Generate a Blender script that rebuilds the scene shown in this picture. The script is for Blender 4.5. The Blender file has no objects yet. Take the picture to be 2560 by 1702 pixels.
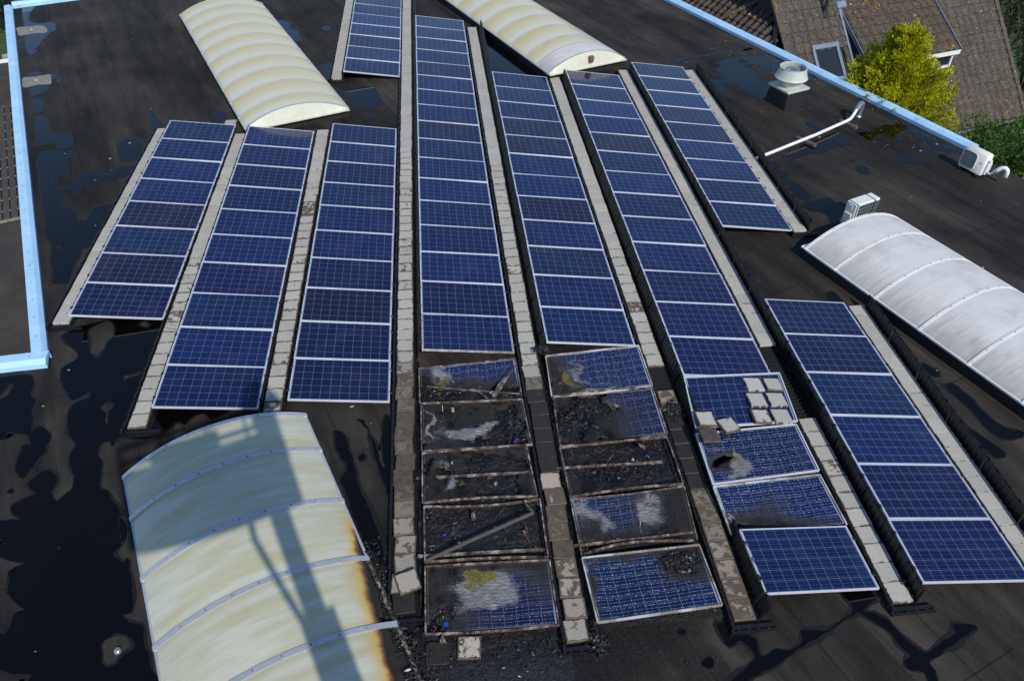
import bpy, bmesh, math, random
from mathutils import Vector, Matrix, noise
from mathutils.geometry import tessellate_polygon
PI = math.pi
random.seed(7)
scene = bpy.context.scene
COL = scene.collection

# ------------------------------------------------------------------ camera, sky, sun, exposure
cam_d = bpy.data.cameras.new('camera')
cam = bpy.data.objects.new('camera', cam_d); COL.objects.link(cam)
CAM = Vector((6.9989, -15.3495, 9.3564))
cam.location = CAM
cam.rotation_euler = (0.846569, -0.007417, -0.101056)
cam_d.sensor_width = 36.0
cam_d.lens = 26.836
cam_d.clip_start = 0.05; cam_d.clip_end = 2000.0
scene.camera = cam

SUN_DIR = Vector((0.2515, -0.7068, 0.6610)).normalized()      # towards the sun
world = bpy.data.worlds.new('World'); scene.world = world
world.use_nodes = True
wn = world.node_tree.nodes; wl = world.node_tree.links
wn.clear()
sky = wn.new('ShaderNodeTexSky'); sky.sky_type = 'NISHITA'; sky.sun_disc = False
sky.sun_elevation = math.asin(SUN_DIR.z)
sky.sun_rotation = math.atan2(SUN_DIR.x, SUN_DIR.y)
sky.altitude = 20; sky.air_density = 0.95; sky.dust_density = 0.05; sky.ozone_density = 3.5
bg = wn.new('ShaderNodeBackground'); bg.inputs['Strength'].default_value = 0.15
wo = wn.new('ShaderNodeOutputWorld')
wl.new(sky.outputs[0], bg.inputs[0]); wl.new(bg.outputs[0], wo.inputs[0])

sun_d = bpy.data.lights.new('sun', 'SUN'); sun_d.energy = 3.9; sun_d.angle = math.radians(0.53)
sun_d.color = (1.0, 0.94, 0.85)
sun = bpy.data.objects.new('sun', sun_d); COL.objects.link(sun)
sun.rotation_euler = SUN_DIR.to_track_quat('Z', 'Y').to_euler()
sun.location = (10, -30, 30)

scene.view_settings.view_transform = 'Standard'
scene.view_settings.look = 'None'
scene.view_settings.gamma = 1.0
scene.view_settings.exposure = 0.0
scene.view_settings.use_curve_mapping = False
scene.render.engine = 'CYCLES'

# ------------------------------------------------------------------ building frame
BU = Vector((0.372, -0.928, 0)); BV = Vector((0.928, 0.372, 0))     # along / across the building
BANG = math.atan2(0.372, 0.928)
def B(u, v, z=0.0): return BU*u + BV*v + Vector((0, 0, z))

# ------------------------------------------------------------------ mesh helpers
class MB:
    def __init__(s): s.v = []; s.f = []; s.m = []; s.uv = {}
    def face(s, idx, m=0): s.f.append(tuple(idx)); s.m.append(m)
    def quad(s, a, b, c, d, m=0):
        n = len(s.v); s.v += [Vector(a), Vector(b), Vector(c), Vector(d)]; s.face((n, n+1, n+2, n+3), m)
    def box(s, lo, hi, mat=None, m=0):
        (x0, y0, z0), (x1, y1, z1) = lo, hi
        n = len(s.v)
        P = [(x0,y0,z0),(x1,y0,z0),(x1,y1,z0),(x0,y1,z0),(x0,y0,z1),(x1,y0,z1),(x1,y1,z1),(x0,y1,z1)]
        for p in P: s.v.append(mat @ Vector(p) if mat else Vector(p))
        for f in ((0,3,2,1),(4,5,6,7),(0,1,5,4),(1,2,6,5),(2,3,7,6),(3,0,4,7)): s.face([n+i for i in f], m)
    def cbox(s, lo, hi, c, mat=None, m=0):
        """box with chamfered top edges and vertical edges"""
        (x0, y0, z0), (x1, y1, z1) = lo, hi
        def ring(d, z, k):
            return [(x0+d+k,y0+d,z),(x1-d-k,y0+d,z),(x1-d,y0+d+k,z),(x1-d,y1-d-k,z),(x1-d-k,y1-d,z),(x0+d+k,y1-d,z),(x0+d,y1-d-k,z),(x0+d,y0+d+k,z)]
        rings = [ring(0, z0, c), ring(0, z1-c, c), ring(c, z1, c*0.6)]
        n = len(s.v)
        for r in rings:
            for p in r: s.v.append(mat @ Vector(p) if mat else Vector(p))
        for k in range(2):
            for i in range(8):
                j = (i+1) % 8
                s.face((n+k*8+i, n+k*8+j, n+k*8+8+j, n+k*8+8+i), m)
        s.face([n+16+i for i in range(8)], m)
        s.face([n+7-i for i in range(8)], m)
    def sweep(s, path, prof, closed_prof=True, up=Vector((0,0,1)), m=0, caps=True):
        """sweep a 2D profile [(side, up)] along a path of points"""
        path = [Vector(p) for p in path]; n0 = len(s.v); k = len(prof)
        for i, p in enumerate(path):
            a = path[max(i-1, 0)]; b = path[min(i+1, len(path)-1)]
            t = (b-a).normalized(); sd = t.cross(up)
            if sd.length < 1e-5: sd = t.cross(Vector((1,0,0)))
            sd.normalize(); uu = sd.cross(t).normalized()
            for (x, y) in prof: s.v.append(p + sd*x + uu*y)
        for i in range(len(path)-1):
            for j in range(k if closed_prof else k-1):
                jj = (j+1) % k
                s.face((n0+i*k+j, n0+i*k+jj, n0+(i+1)*k+jj, n0+(i+1)*k+j), m)
        if caps and closed_prof:
            s.face([n0+j for j in range(k)][::-1], m)
            s.face([n0+(len(path)-1)*k+j for j in range(k)], m)
    def bar(s, path, w, h, up=Vector((0,0,1)), m=0):
        s.sweep(path, [(-w/2,-h/2),(w/2,-h/2),(w/2,h/2),(-w/2,h/2)], up=up, m=m)
    def tube(s, path, r, n=10, m=0):
        s.sweep(path, [(r*math.cos(2*PI*i/n), r*math.sin(2*PI*i/n)) for i in range(n)], m=m)
    def lathe(s, prof, center=(0,0,0), n=32, m=0, axis='z', cap=True):
        c = Vector(center); n0 = len(s.v)
        for (r, z) in prof:
            for i in range(n):
                a = 2*PI*i/n; s.v.append(c + Vector((r*math.cos(a), r*math.sin(a), z)))
        for j in range(len(prof)-1):
            for i in range(n):
                ii = (i+1) % n
                s.face((n0+j*n+i, n0+j*n+ii, n0+(j+1)*n+ii, n0+(j+1)*n+i), m)
        if cap:
            s.face([n0+i for i in range(n)][::-1], m)
            s.face([n0+(len(prof)-1)*n+i for i in range(n)], m)
    def mesh(s, name, mats, smooth=False):
        me = bpy.data.meshes.new(name)
        me.from_pydata([tuple(v) for v in s.v], [], s.f)
        if not isinstance(mats, (list, tuple)): mats = [mats]
        for mt in mats: me.materials.append(mt)
        if len(mats) > 1: me.polygons.foreach_set('material_index', s.m)
        if smooth: me.polygons.foreach_set('use_smooth', [True]*len(me.polygons))
        me.update(); me.validate()
        return me
    def build(s, name, mats, parent=None, smooth=False):
        return obj(name, s.mesh(name, mats, smooth), parent)
def obj(name, me, parent=None):
    o = bpy.data.objects.new(name, me); COL.objects.link(o)
    if parent is not None: o.parent = parent
    return o
def tag(o, label=None, cat=None, group=None, kind=None):
    if label: o['label'] = label
    if cat: o['category'] = cat
    if group: o['group'] = group
    if kind: o['kind'] = kind
    return o
def thing(name, label, cat, loc=(0,0,0), rotz=0, group=None):
    o = bpy.data.objects.new(name, None); COL.objects.link(o)
    o.empty_display_size = 0.1
    o.location = loc; o.rotation_euler = (0, 0, rotz)
    return tag(o, label, cat, group)
def smooth_by_angle(o, deg=40):
    me = o.data
    me.polygons.foreach_set('use_smooth', [True]*len(me.polygons))
    bm = bmesh.new(); bm.from_mesh(me)
    for e in bm.edges:
        if len(e.link_faces) == 2 and e.calc_face_angle(0) > math.radians(deg): e.smooth = False
    bm.to_mesh(me); bm.free()
    return o
def fbm(x, y, z=0.0, o=4):
    return noise.fractal(Vector((x, y, z)), 1.0, 2.0, o)      # about -1..1
# ------------------------------------------------------------------ materials
class NT:
    def __init__(s, name):
        s.mat = bpy.data.materials.new(name); s.mat.use_nodes = True
        s.t = s.mat.node_tree; s.t.nodes.clear()
        s.out = s.t.nodes.new('ShaderNodeOutputMaterial')
        s.p = s.t.nodes.new('ShaderNodeBsdfPrincipled')
        s.t.links.new(s.p.outputs[0], s.out.inputs[0])
    def n(s, typ, **kw):
        nd = s.t.nodes.new('ShaderNode'+typ)
        for k, v in kw.items(): setattr(nd, k, v)
        return nd
    def set(s, sock, v):
        if isinstance(v, bpy.types.NodeSocket): s.t.links.new(v, sock)
        elif isinstance(v, (tuple, list)) and len(v) == 3 and sock.type == 'RGBA': sock.default_value = (*v, 1)
        else: sock.default_value = v
    def P(s, **kw):
        for k, v in kw.items():
            s.set(s.p.inputs[{'base':'Base Color','rough':'Roughness','metal':'Metallic','spec':'Specular IOR Level','ior':'IOR','normal':'Normal','coat':'Coat Weight','coatr':'Coat Roughness','trans':'Transmission Weight','sub':'Subsurface Weight'}[k]], v)
    def math(s, op, a, b=None, c=None, clamp=False):
        nd = s.n('Math', operation=op, use_clamp=clamp)
        s.set(nd.inputs[0], a)
        if b is not None: s.set(nd.inputs[1], b)
        if c is not None: s.set(nd.inputs[2], c)
        return nd.outputs[0]
    def vmath(s, op, a, b=None):
        nd = s.n('VectorMath', operation=op); s.set(nd.inputs[0], a)
        if b is not None: s.set(nd.inputs[1], b)
        return nd.outputs[0]
    def mix(s, f, a, b, typ='MIX'):
        nd = s.n('Mix', data_type='RGBA', blend_type=typ, clamp_factor=True)
        s.set(nd.inputs[0], f); s.set(nd.inputs[6], a); s.set(nd.inputs[7], b)
        return nd.outputs[2]
    def step(s, x, a, b):
        nd = s.n('MapRange', interpolation_type='SMOOTHSTEP'); s.set(nd.inputs[0], x)
        s.set(nd.inputs[1], a); s.set(nd.inputs[2], b); return nd.outputs[0]
    def noise(s, vec, scale, detail=4, rough=0.55, dist=0.0):
        nd = s.n('TexNoise'); s.set(nd.inputs['Vector'], vec); s.set(nd.inputs['Scale'], scale)
        nd.inputs['Detail'].default_value = detail; nd.inputs['Roughness'].default_value = rough
        nd.inputs['Distortion'].default_value = dist
        return nd.outputs[0]
    def map(s, vec, scale=(1,1,1), rot=(0,0,0), loc=(0,0,0)):
        nd = s.n('Mapping'); s.set(nd.inputs[0], vec)
        nd.inputs['Scale'].default_value = scale; nd.inputs['Rotation'].default_value = rot; nd.inputs['Location'].default_value = loc
        return nd.outputs[0]
    def coord(s, which='Object'): return s.n('TexCoord').outputs[which]
    def pos(s): return s.n('NewGeometry').outputs['Position']
    def attr(s, name): return s.n('Attribute', attribute_name=name).outputs['Fac']
    def bump(s, h, strength=0.3, dist=0.01):
        nd = s.n('Bump'); nd.inputs['Strength'].default_value = strength; nd.inputs['Distance'].default_value = dist
        s.set(nd.inputs['Height'], h); return nd.outputs[0]
    def sep(s, vec):
        nd = s.n('SeparateXYZ'); s.set(nd.inputs[0], vec); return nd.outputs

def plain(name, col, rough=0.6, metal=0.0, spec=0.5, var=0.25, scale=6.0, bump=0.15, bscale=60, col2=None):
    m = NT(name); p = m.pos()
    f = m.noise(p, scale, 6, 0.6)
    c2 = col2 or tuple(c*(1-var) for c in col)
    m.P(base=m.mix(m.step(f, 0.3, 0.7), c2, col), rough=rough, metal=metal, spec=spec)
    if bump: m.P(normal=m.bump(m.noise(p, bscale, 3), bump, 0.004))
    return m.mat

def mat_roof():
    m = NT('roof_membrane'); p = m.pos()
    q = m.map(p, rot=(0, 0, -(BANG - PI/2)))            # x runs along the building, y across it
    X, Y, Z = m.sep(q)
    st = m.noise(m.map(q, scale=(0.22, 1.7, 1)), 1.0, 8, 0.66)
    st2 = m.noise(m.map(q, scale=(0.9, 3.0, 1), loc=(3, 9, 0)), 1.0, 6, 0.65)
    big = m.noise(q, 0.33, 5, 0.55)
    fine = m.noise(q, 26, 4, 0.65)
    a = m.math('ADD', m.math('MULTIPLY', st, 0.62), m.math('MULTIPLY', st2, 0.38))
    a = m.math('ADD', m.math('MULTIPLY', a, 0.75), m.math('MULTIPLY', big, 0.45))
    a = m.math('ADD', a, m.math('MULTIPLY', m.math('SUBTRACT', fine, 0.5), 0.16))
    f = m.math('MULTIPLY', m.step(a, 0.42, 0.86), m.math('ADD', 0.70, m.math('MULTIPLY', m.step(m.noise(m.map(q, scale=(0.10, 0.16, 1), loc=(1, 4, 0)), 1.0, 4, 0.6), 0.40, 0.66), 0.75)))
    col = m.mix(f, (0.0098, 0.0090, 0.0086), (0.070, 0.062, 0.052))
    # overlapping sheets: each run of membrane weathers a little differently
    row = m.math('FLOOR', m.math('DIVIDE', Y, 1.45))
    wn_ = m.n('TexWhiteNoise', noise_dimensions='1D'); m.set(wn_.inputs[1], row)
    col = m.mix(1.0, col, m.mix(wn_.outputs[0], (0.72, 0.72, 0.74), (1.18, 1.16, 1.12)), 'MULTIPLY')
    fr = m.math('FRACT', m.math('DIVIDE', Y, 1.45))
    wob = m.math('MULTIPLY', m.math('SUBTRACT', m.noise(q, 1.2, 2), 0.5), 0.02)
    seam = m.math('SUBTRACT', 1.0, m.step(m.math('ABSOLUTE', m.math('SUBTRACT', m.math('ADD', fr, wob), 0.5)), 0.0, 0.012))
    xs = m.math('ADD', X, m.math('MULTIPLY', m.math('FRACT', m.math('MULTIPLY', row, 0.37)), 0.6))
    fx = m.math('FRACT', m.math('DIVIDE', xs, 3.6))
    seam2 = m.math('SUBTRACT', 1.0, m.step(m.math('ABSOLUTE', m.math('SUBTRACT', m.math('ADD', fx, wob), 0.5)), 0.0, 0.006))
    sm = m.math('MAXIMUM', seam, seam2)
    col = m.mix(m.math('MULTIPLY', sm, 0.75), col, (0.006, 0.0055, 0.006))
    # pale lime bloom and fine grit
    bl = m.step(m.noise(m.map(q, scale=(0.35, 1.6, 1), loc=(7, 2, 0)), 1.3, 6, 0.7), 0.62, 0.82)
    col = m.mix(m.math('MULTIPLY', bl, 0.35), col, (0.085, 0.078, 0.068))
    gr = m.step(m.noise(q, 70, 2, 0.5), 0.73, 0.80)
    col = m.mix(m.math('MULTIPLY', gr, 0.35), col, (0.11, 0.10, 0.09))
    # soot fallen around the burnt rows
    px, py, pz = m.sep(p)
    dx = m.math('DIVIDE', m.math('SUBTRACT', px, 8.2), 2.7); dy = m.math('DIVIDE', m.math('SUBTRACT', py, -9.0), 3.6)
    d = m.math('SQRT', m.math('ADD', m.math('MULTIPLY', dx, dx), m.math('MULTIPLY', dy, dy)))
    d = m.math('ADD', d, m.math('MULTIPLY', m.math('SUBTRACT', m.noise(p, 1.1, 6, 0.65), 0.5), 1.1))
    so = m.math('SUBTRACT', 1.0, m.step(d, 0.55, 1.15))
    col = m.mix(m.math('MULTIPLY', so, 0.85), col, m.mix(m.step(fine, 0.45, 0.75), (0.006, 0.006, 0.0065), (0.022, 0.022, 0.023)))
    m.P(base=col, rough=m.math('ADD', 0.66, m.math('MULTIPLY', fine, 0.25)), spec=0.16)
    h = m.math('ADD', m.math('MULTIPLY', fine, 0.4), m.math('ADD', m.math('MULTIPLY', sm, 0.8), m.math('MULTIPLY', big, 2.0)))
    m.P(normal=m.bump(h, 0.22, 0.012))
    return m.mat

def cell_nodes(m):
    """colour of the cell grid seen through the glass: returns colour, line mask, uv components"""
    uvn = m.n('UVMap', uv_map='UVMap').outputs[0]
    U, V, _ = m.sep(uvn)
    cu = m.math('DIVIDE', m.math('SUBTRACT', m.math('MULTIPLY', U, 1.606), 0.018), 0.157)
    cv = m.math('DIVIDE', m.math('SUBTRACT', m.math('MULTIPLY', V, 0.956), 0.007), 0.157)
    fu = m.math('FRACT', cu); fv = m.math('FRACT', cv)
    du = m.math('MINIMUM', fu, m.math('SUBTRACT', 1.0, fu)); dv = m.math('MINIMUM', fv, m.math('SUBTRACT', 1.0, fv))
    line = m.math('LESS_THAN', m.math('MINIMUM', du, dv), 0.0085)
    o1 = m.math('MAXIMUM', m.math('LESS_THAN', cu, 0.0), m.math('GREATER_THAN', cu, 10.0))
    o2 = m.math('MAXIMUM', m.math('LESS_THAN', cv, 0.0), m.math('GREATER_THAN', cv, 6.0))
    line = m.math('MAXIMUM', line, m.math('MAXIMUM', o1, o2))
    b3 = m.math('FRACT', m.math('MULTIPLY', fv, 3.0))
    bus = m.math('LESS_THAN', m.math('ABSOLUTE', m.math('SUBTRACT', b3, 0.5)), 0.03)
    # every cell has its own crystal tone
    cid = m.n('CombineXYZ'); m.set(cid.inputs[0], m.math('FLOOR', cu)); m.set(cid.inputs[1], m.math('FLOOR', cv))
    rnd = m.n('ObjectInfo').outputs['Random']; m.set(cid.inputs[2], m.math('MULTIPLY', rnd, 37.0))
    wnz = m.n('TexWhiteNoise', noise_dimensions='3D'); m.set(wnz.inputs[0], cid.outputs[0])
    vo = m.n('TexVoronoi'); m.set(vo.inputs['Vector'], m.vmath('ADD', m.map(uvn, scale=(1.6, 1, 1)), cid.outputs[0])); vo.inputs['Scale'].default_value = 60
    tone = m.math('ADD', m.math('MULTIPLY', wnz.outputs[0], 0.55), m.math('MULTIPLY', m.sep(vo.outputs['Color'])[0], 0.45))
    base = m.mix(rnd, (0.0028, 0.0075, 0.044), (0.0036, 0.0135, 0.076))
    base = m.mix(m.math('GREATER_THAN', m.math('FRACT', m.math('MULTIPLY', rnd, 7.31)), 0.80), base, (0.0060, 0.0062, 0.032))
    base = m.mix(m.math('MULTIPLY', m.math('GREATER_THAN', m.math('FRACT', m.math('MULTIPLY', rnd, 5.77)), 0.80), 0.7), base, (0.0052, 0.0072, 0.052))
    base = m.mix(m.math('MULTIPLY', m.math('GREATER_THAN', m.math('FRACT', m.math('MULTIPLY', rnd, 3.91)), 0.82), 0.7), base, (0.0030, 0.0150, 0.058))
    base = m.mix(1.0, base, m.mix(tone, (0.72, 0.72, 0.75), (1.32, 1.3, 1.26)), 'MULTIPLY')
    col = m.mix(m.math('MULTIPLY', bus, 0.22), base, (0.30, 0.34, 0.50))
    col = m.mix(line, col, (0.25, 0.29, 0.40))
    return col, line, bus, U, V, uvn, rnd

def mat_cells():
    m = NT('solar_glass')
    col, line, bus, U, V, uvn, rnd = cell_nodes(m)
    p = m.pos()
    dust = m.step(m.noise(m.map(p, scale=(1.3, 1.3, 1.3)), 1.2, 6, 0.65), 0.45, 0.85)
    col = m.mix(m.math('MULTIPLY', dust, 0.05), col, (0.33, 0.31, 0.29))
    spot = m.step(m.noise(p, 17, 1, 0.4), 0.80, 0.83)
    col = m.mix(m.math('MULTIPLY', spot, 0.35), col, (0.38, 0.37, 0.34))
    m.P(base=col, rough=m.math('ADD', 0.10, m.math('MULTIPLY', dust, 0.16)), spec=0.36, ior=1.48)
    return m.mat

def mat_burnt_cells():
    m = NT('burnt_solar_glass')
    col, line, bus, U, V, uvn, rnd = cell_nodes(m)
    p = m.pos()
    soot = m.attr('soot'); ash = m.attr('ash'); olive = m.attr('olive'); craze_glint = m.attr('craze_glint')
    dash = m.step(m.noise(m.map(uvn, scale=(120, 60, 1)), 1.0, 2, 0.5), 0.53, 0.58)
    b6 = m.math('FRACT', m.math('MULTIPLY', V, 18.0))
    ln = m.math('LESS_THAN', m.math('ABSOLUTE', m.math('SUBTRACT', b6, 0.5)), 0.042)
    glint = m.math('MULTIPLY', m.math('MULTIPLY', ln, dash), craze_glint)  # glints of the crazed glass, painted into the colour as white dashes
    col = m.mix(glint, col, (0.74, 0.75, 0.78))
    fibre = m.noise(m.map(uvn, scale=(14, 90, 1)), 1.0, 5, 0.7)
    fine = m.noise(p, 40, 5, 0.7)
    shiny = m.math('LESS_THAN', m.math('ABSOLUTE', m.math('SUBTRACT', b6, 0.5)), 0.07)
    dull = m.mix(fine, (0.004, 0.0042, 0.005), (0.036, 0.034, 0.034))
    mid = m.noise(p, 6.5, 6, 0.7)
    dull = m.mix(m.math('MULTIPLY', m.step(mid, 0.5, 0.68), 0.7), dull, m.mix(fine, (0.012, 0.009, 0.006), (0.050, 0.040, 0.028)))
    dull = m.mix(m.math('MULTIPLY', m.step(m.noise(p, 3.1, 5, 0.65), 0.5, 0.62), 0.85), dull, (0.0035, 0.0035, 0.004))
    dull = m.mix(m.math('MULTIPLY', m.math('MAXIMUM', line, m.math('MULTIPLY', shiny, dash)), 0.22), dull, (0.16, 0.15, 0.13))
    col = m.mix(m.math('MULTIPLY', m.step(soot, 0.03, 0.45), 0.72), col, m.mix(fine, (0.022, 0.020, 0.019), (0.050, 0.046, 0.042)))
    col = m.mix(m.step(soot, 0.25, 0.95), col, dull)
    ashc = m.mix(m.step(fibre, 0.35, 0.7), (0.055, 0.057, 0.062), (0.29, 0.29, 0.295))
    ashc = m.mix(m.math('MULTIPLY', m.math('MULTIPLY', shiny, dash), 0.5), ashc, (0.7, 0.7, 0.72))
    col = m.mix(m.step(m.math('ADD', ash, m.math('ADD', m.math('MULTIPLY', m.math('SUBTRACT', fine, 0.5), 0.55), m.math('MULTIPLY', m.math('SUBTRACT', fibre, 0.5), 0.9))), 0.30, 0.72), col, ashc)
    ol = m.mix(m.step(fine, 0.35, 0.7), (0.055, 0.055, 0.012), (0.20, 0.17, 0.04))
    ol = m.mix(m.step(m.noise(p, 14, 4), 0.58, 0.7), ol, (0.20, 0.09, 0.03))
    col = m.mix(m.step(m.math('ADD', olive, m.math('MULTIPLY', m.math('SUBTRACT', fine, 0.5), 0.6)), 0.35, 0.65), col, ol)
    rr = m.math('ADD', 0.16, m.math('MULTIPLY', m.math('MAXIMUM', soot, ash), 0.45))
    m.P(base=col, rough=rr, spec=m.math('SUBTRACT', 0.45, m.math('MULTIPLY', soot, 0.33)))
    h = m.math('ADD', m.math('MULTIPLY', fine, m.math('ADD', 0.1, m.math('MAXIMUM', soot, ash))), m.math('MULTIPLY', m.noise(m.map(uvn, scale=(9, 6, 1)), 1, 2), 0.6))
    m.P(normal=m.bump(h, 0.35, 0.01))
    return m.mat

def mat_paver():
    m = NT('concrete_paver')
    uvn = m.n('UVMap', uv_map='UVMap').outputs[0]
    oi = m.n('ObjectInfo'); rnd = oi.outputs['Random']
    isl = m.n('NewGeometry').outputs['Random Per Island']
    R_, G_, B_ = m.sep(oi.outputs['Color'])
    U, V, _ = m.sep(uvn)
    off = m.n('CombineXYZ'); m.set(off.inputs[0], m.math('MULTIPLY', rnd, 91.0)); m.set(off.inputs[1], m.math('MULTIPLY', rnd, 57.0)); m.set(off.inputs[2], m.math('MULTIPLY', isl, 33.0))
    q = m.vmath('ADD', uvn, off.outputs[0])
    d = m.math('MINIMUM', m.math('MINIMUM', U, m.math('SUBTRACT', 1.0, U)), m.math('MINIMUM', V, m.math('SUBTRACT', 1.0, V)))
    fine = m.noise(q, 34, 4, 0.7)
    patch = m.step(m.noise(q, 2.4, 8, 0.66, 0.4), 0.34, 0.68)
    edge = m.step(m.math('ADD', d, m.math('MULTIPLY', m.math('SUBTRACT', m.noise(q, 9, 4, 0.6), 0.5), 0.05)), 0.0, 0.11)
    val = m.math('ADD', m.math('ADD', m.math('MULTIPLY', patch, 0.48), m.math('MULTIPLY', edge, 0.52)), m.math('MULTIPLY', m.math('SUBTRACT', fine, 0.5), m.math('ADD', 0.10, m.math('MULTIPLY', G_, 0.9))))
    wet = m.math('SUBTRACT', 1.0, m.step(m.math('SUBTRACT', val, m.math('ADD', 0.05, m.math('MULTIPLY', R_, 0.92))), -0.02, 0.06))
    tone = m.math('ADD', m.math('MULTIPLY', m.math('FRACT', m.math('MULTIPLY', rnd, 13.7)), 0.6), m.math('MULTIPLY', isl, 0.4))
    dry = m.mix(tone, (0.34, 0.33, 0.295), (0.47, 0.455, 0.41))
    dry = m.mix(m.step(m.noise(q, 7, 5, 0.65), 0.42, 0.72), dry, m.mix(0.45, dry, (0.30, 0.27, 0.22)))
    dry = m.mix(m.math('MULTIPLY', m.step(fine, 0.62, 0.74), 0.35), dry, (0.2, 0.19, 0.17))
    dry = m.mix(m.math('MULTIPLY', B_, 0.55), dry, (0.42, 0.27, 0.18))
    dry = m.mix(m.math('MULTIPLY', m.math('MINIMUM', 1.0, m.math('MULTIPLY', G_, 4.0)), 0.78), dry, m.mix(fine, (0.085, 0.068, 0.048), (0.20, 0.165, 0.125)))
    wc = m.mix(fine, (0.075, 0.060, 0.040), (0.13, 0.105, 0.070))
    col = m.mix(wet, dry, wc)
    so = m.math('ADD', G_, m.math('MULTIPLY', m.math('MULTIPLY', m.math('SUBTRACT', m.noise(q, 2.4, 6, 0.7), 0.5), 1.3), m.math('MINIMUM', 1.0, m.math('MULTIPLY', G_, 4.0))))
    col = m.mix(m.step(so, 0.15, 0.8), col, m.mix(fine, (0.012, 0.011, 0.010), (0.034, 0.029, 0.025)))
    m.P(base=col, rough=m.math('SUBTRACT', 0.85, m.math('MULTIPLY', wet, 0.35)), spec=0.35)
    m.P(normal=m.bump(fine, 0.25, 0.004))
    return m.mat

def mat_water():
    m = NT('standing_water'); p = m.pos()
    n1 = m.noise(p, 1.6, 3)
    m.P(base=m.mix(n1, (0.0012, 0.0012, 0.0014), (0.0035, 0.0030, 0.0026)), rough=0.025, ior=1.34, spec=0.5)
    m.P(normal=m.bump(m.noise(p, 5, 2), 0.02, 0.01))
    return m.mat

def mat_vault(kind):
    """polycarbonate vault sheet; UV u goes round the arch (0 left, 1 right), v along the sheet (0 far joint, 1 near joint)"""
    m = NT('polycarbonate_'+kind)
    uvn = m.n('UVMap', uv_map='UVMap').outputs[0]; U, V, _ = m.sep(uvn); p = m.pos()
    oi = m.n('ObjectInfo').outputs['Random']
    ofs = m.n('CombineXYZ'); m.set(ofs.inputs[0], m.math('MULTIPLY', oi, 40.0)); m.set(ofs.inputs[1], m.math('MULTIPLY', oi, 71.0))
    q = m.vmath('ADD', m.map(uvn, scale=(2.2, 4.5, 1)), ofs.outputs[0])
    st = m.noise(q, 1.0, 5, 0.6); st2 = m.noise(m.map(q, scale=(2, 3.2, 1), loc=(5, 1, 0)), 1.0, 5, 0.65)
    fine = m.noise(p, 22, 5, 0.7)
    if kind == 'yellow':
        yv = m.math('ADD', m.math('SUBTRACT', 1.0, V), m.math('MULTIPLY', m.math('SUBTRACT', st, 0.5), 0.5))
        f = m.step(yv, 0.15, 1.0)
        col = m.mix(f, (0.56, 0.56, 0.46), (0.54, 0.45, 0.20))
        col = m.mix(m.math('MULTIPLY', m.step(U, 0.25, 0.95), 0.5), col, (0.56, 0.50, 0.30))
        col = m.mix(m.math('MULTIPLY', m.step(st2, 0.58, 0.8), 0.3), col, (0.36, 0.30, 0.16))
        rim = m.math('MINIMUM', m.math('MINIMUM', U, m.math('SUBTRACT', 1.0, U)), m.math('MULTIPLY', m.math('MINIMUM', V, m.math('SUBTRACT', 1.0, V)), 0.35))
        col = m.mix(m.math('MULTIPLY', m.math('SUBTRACT', 1.0, m.step(rim, 0.0, 0.05)), 0.35), col, (0.34, 0.27, 0.15))
    elif kind == 'aged':
        col = m.mix(m.step(st, 0.34, 0.68), (0.43, 0.415, 0.27), (0.52, 0.53, 0.45))
        col = m.mix(m.math('MULTIPLY', m.step(st2, 0.45, 0.85), 0.5), col, (0.38, 0.36, 0.22))
        col = m.mix(m.math('MULTIPLY', m.math('SUBTRACT', 1.0, m.step(V, 0.0, 0.14)), 0.3), col, (0.34, 0.30, 0.16))
        burn = m.attr('burn')
        b = m.math('ADD', burn, m.math('MULTIPLY', m.math('SUBTRACT', m.noise(m.map(p, scale=(3, 6, 3)), 1.0, 5, 0.6), 0.5), 0.5))
        col = m.mix(m.step(b, 0.12, 0.5), col, (0.52, 0.36, 0.10))
        col = m.mix(m.step(b, 0.42, 0.66), col, (0.15, 0.065, 0.022))
        col = m.mix(m.step(b, 0.62, 0.82), col, (0.018, 0.014, 0.012))
        mo = m.math('MULTIPLY', m.step(m.noise(p, 13, 4, 0.6), 0.66, 0.74), m.step(m.noise(p, 1.3, 2), 0.56, 0.66))
        col = m.mix(m.math('MULTIPLY', mo, 0.7), col, (0.10, 0.10, 0.06))
    else:
        col = m.mix(m.step(st, 0.2, 0.8), (0.58, 0.57, 0.545), (0.66, 0.655, 0.63))
        col = m.mix(m.math('MULTIPLY', m.step(m.noise(m.map(p, scale=(0.9, 0.9, 0.9)), 1.6, 6, 0.7), 0.46, 0.78), 0.6), col, (0.34, 0.31, 0.27))
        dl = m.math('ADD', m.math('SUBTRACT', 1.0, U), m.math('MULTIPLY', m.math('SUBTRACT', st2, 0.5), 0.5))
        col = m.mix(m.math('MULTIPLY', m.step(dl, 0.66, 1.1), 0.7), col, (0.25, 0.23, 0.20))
        ridge = m.math('SUBTRACT', 1.0, m.step(m.math('ABSOLUTE', m.math('SUBTRACT', U, 0.62)), 0.0, 0.09))
        col = m.mix(m.math('MULTIPLY', m.math('MULTIPLY', ridge, m.step(fine, 0.45, 0.7)), 0.45), col, (0.40, 0.36, 0.30))
    spk = m.step(fine, 0.68, 0.78)
    col = m.mix(m.math('MULTIPLY', spk, 0.22), col, (0.20, 0.18, 0.12))
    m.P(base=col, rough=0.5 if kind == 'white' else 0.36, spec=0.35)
    m.P(normal=m.bump(m.math('ADD', m.math('MULTIPLY', fine, 0.3), st), 0.05, 0.01))
    return m.mat

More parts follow.
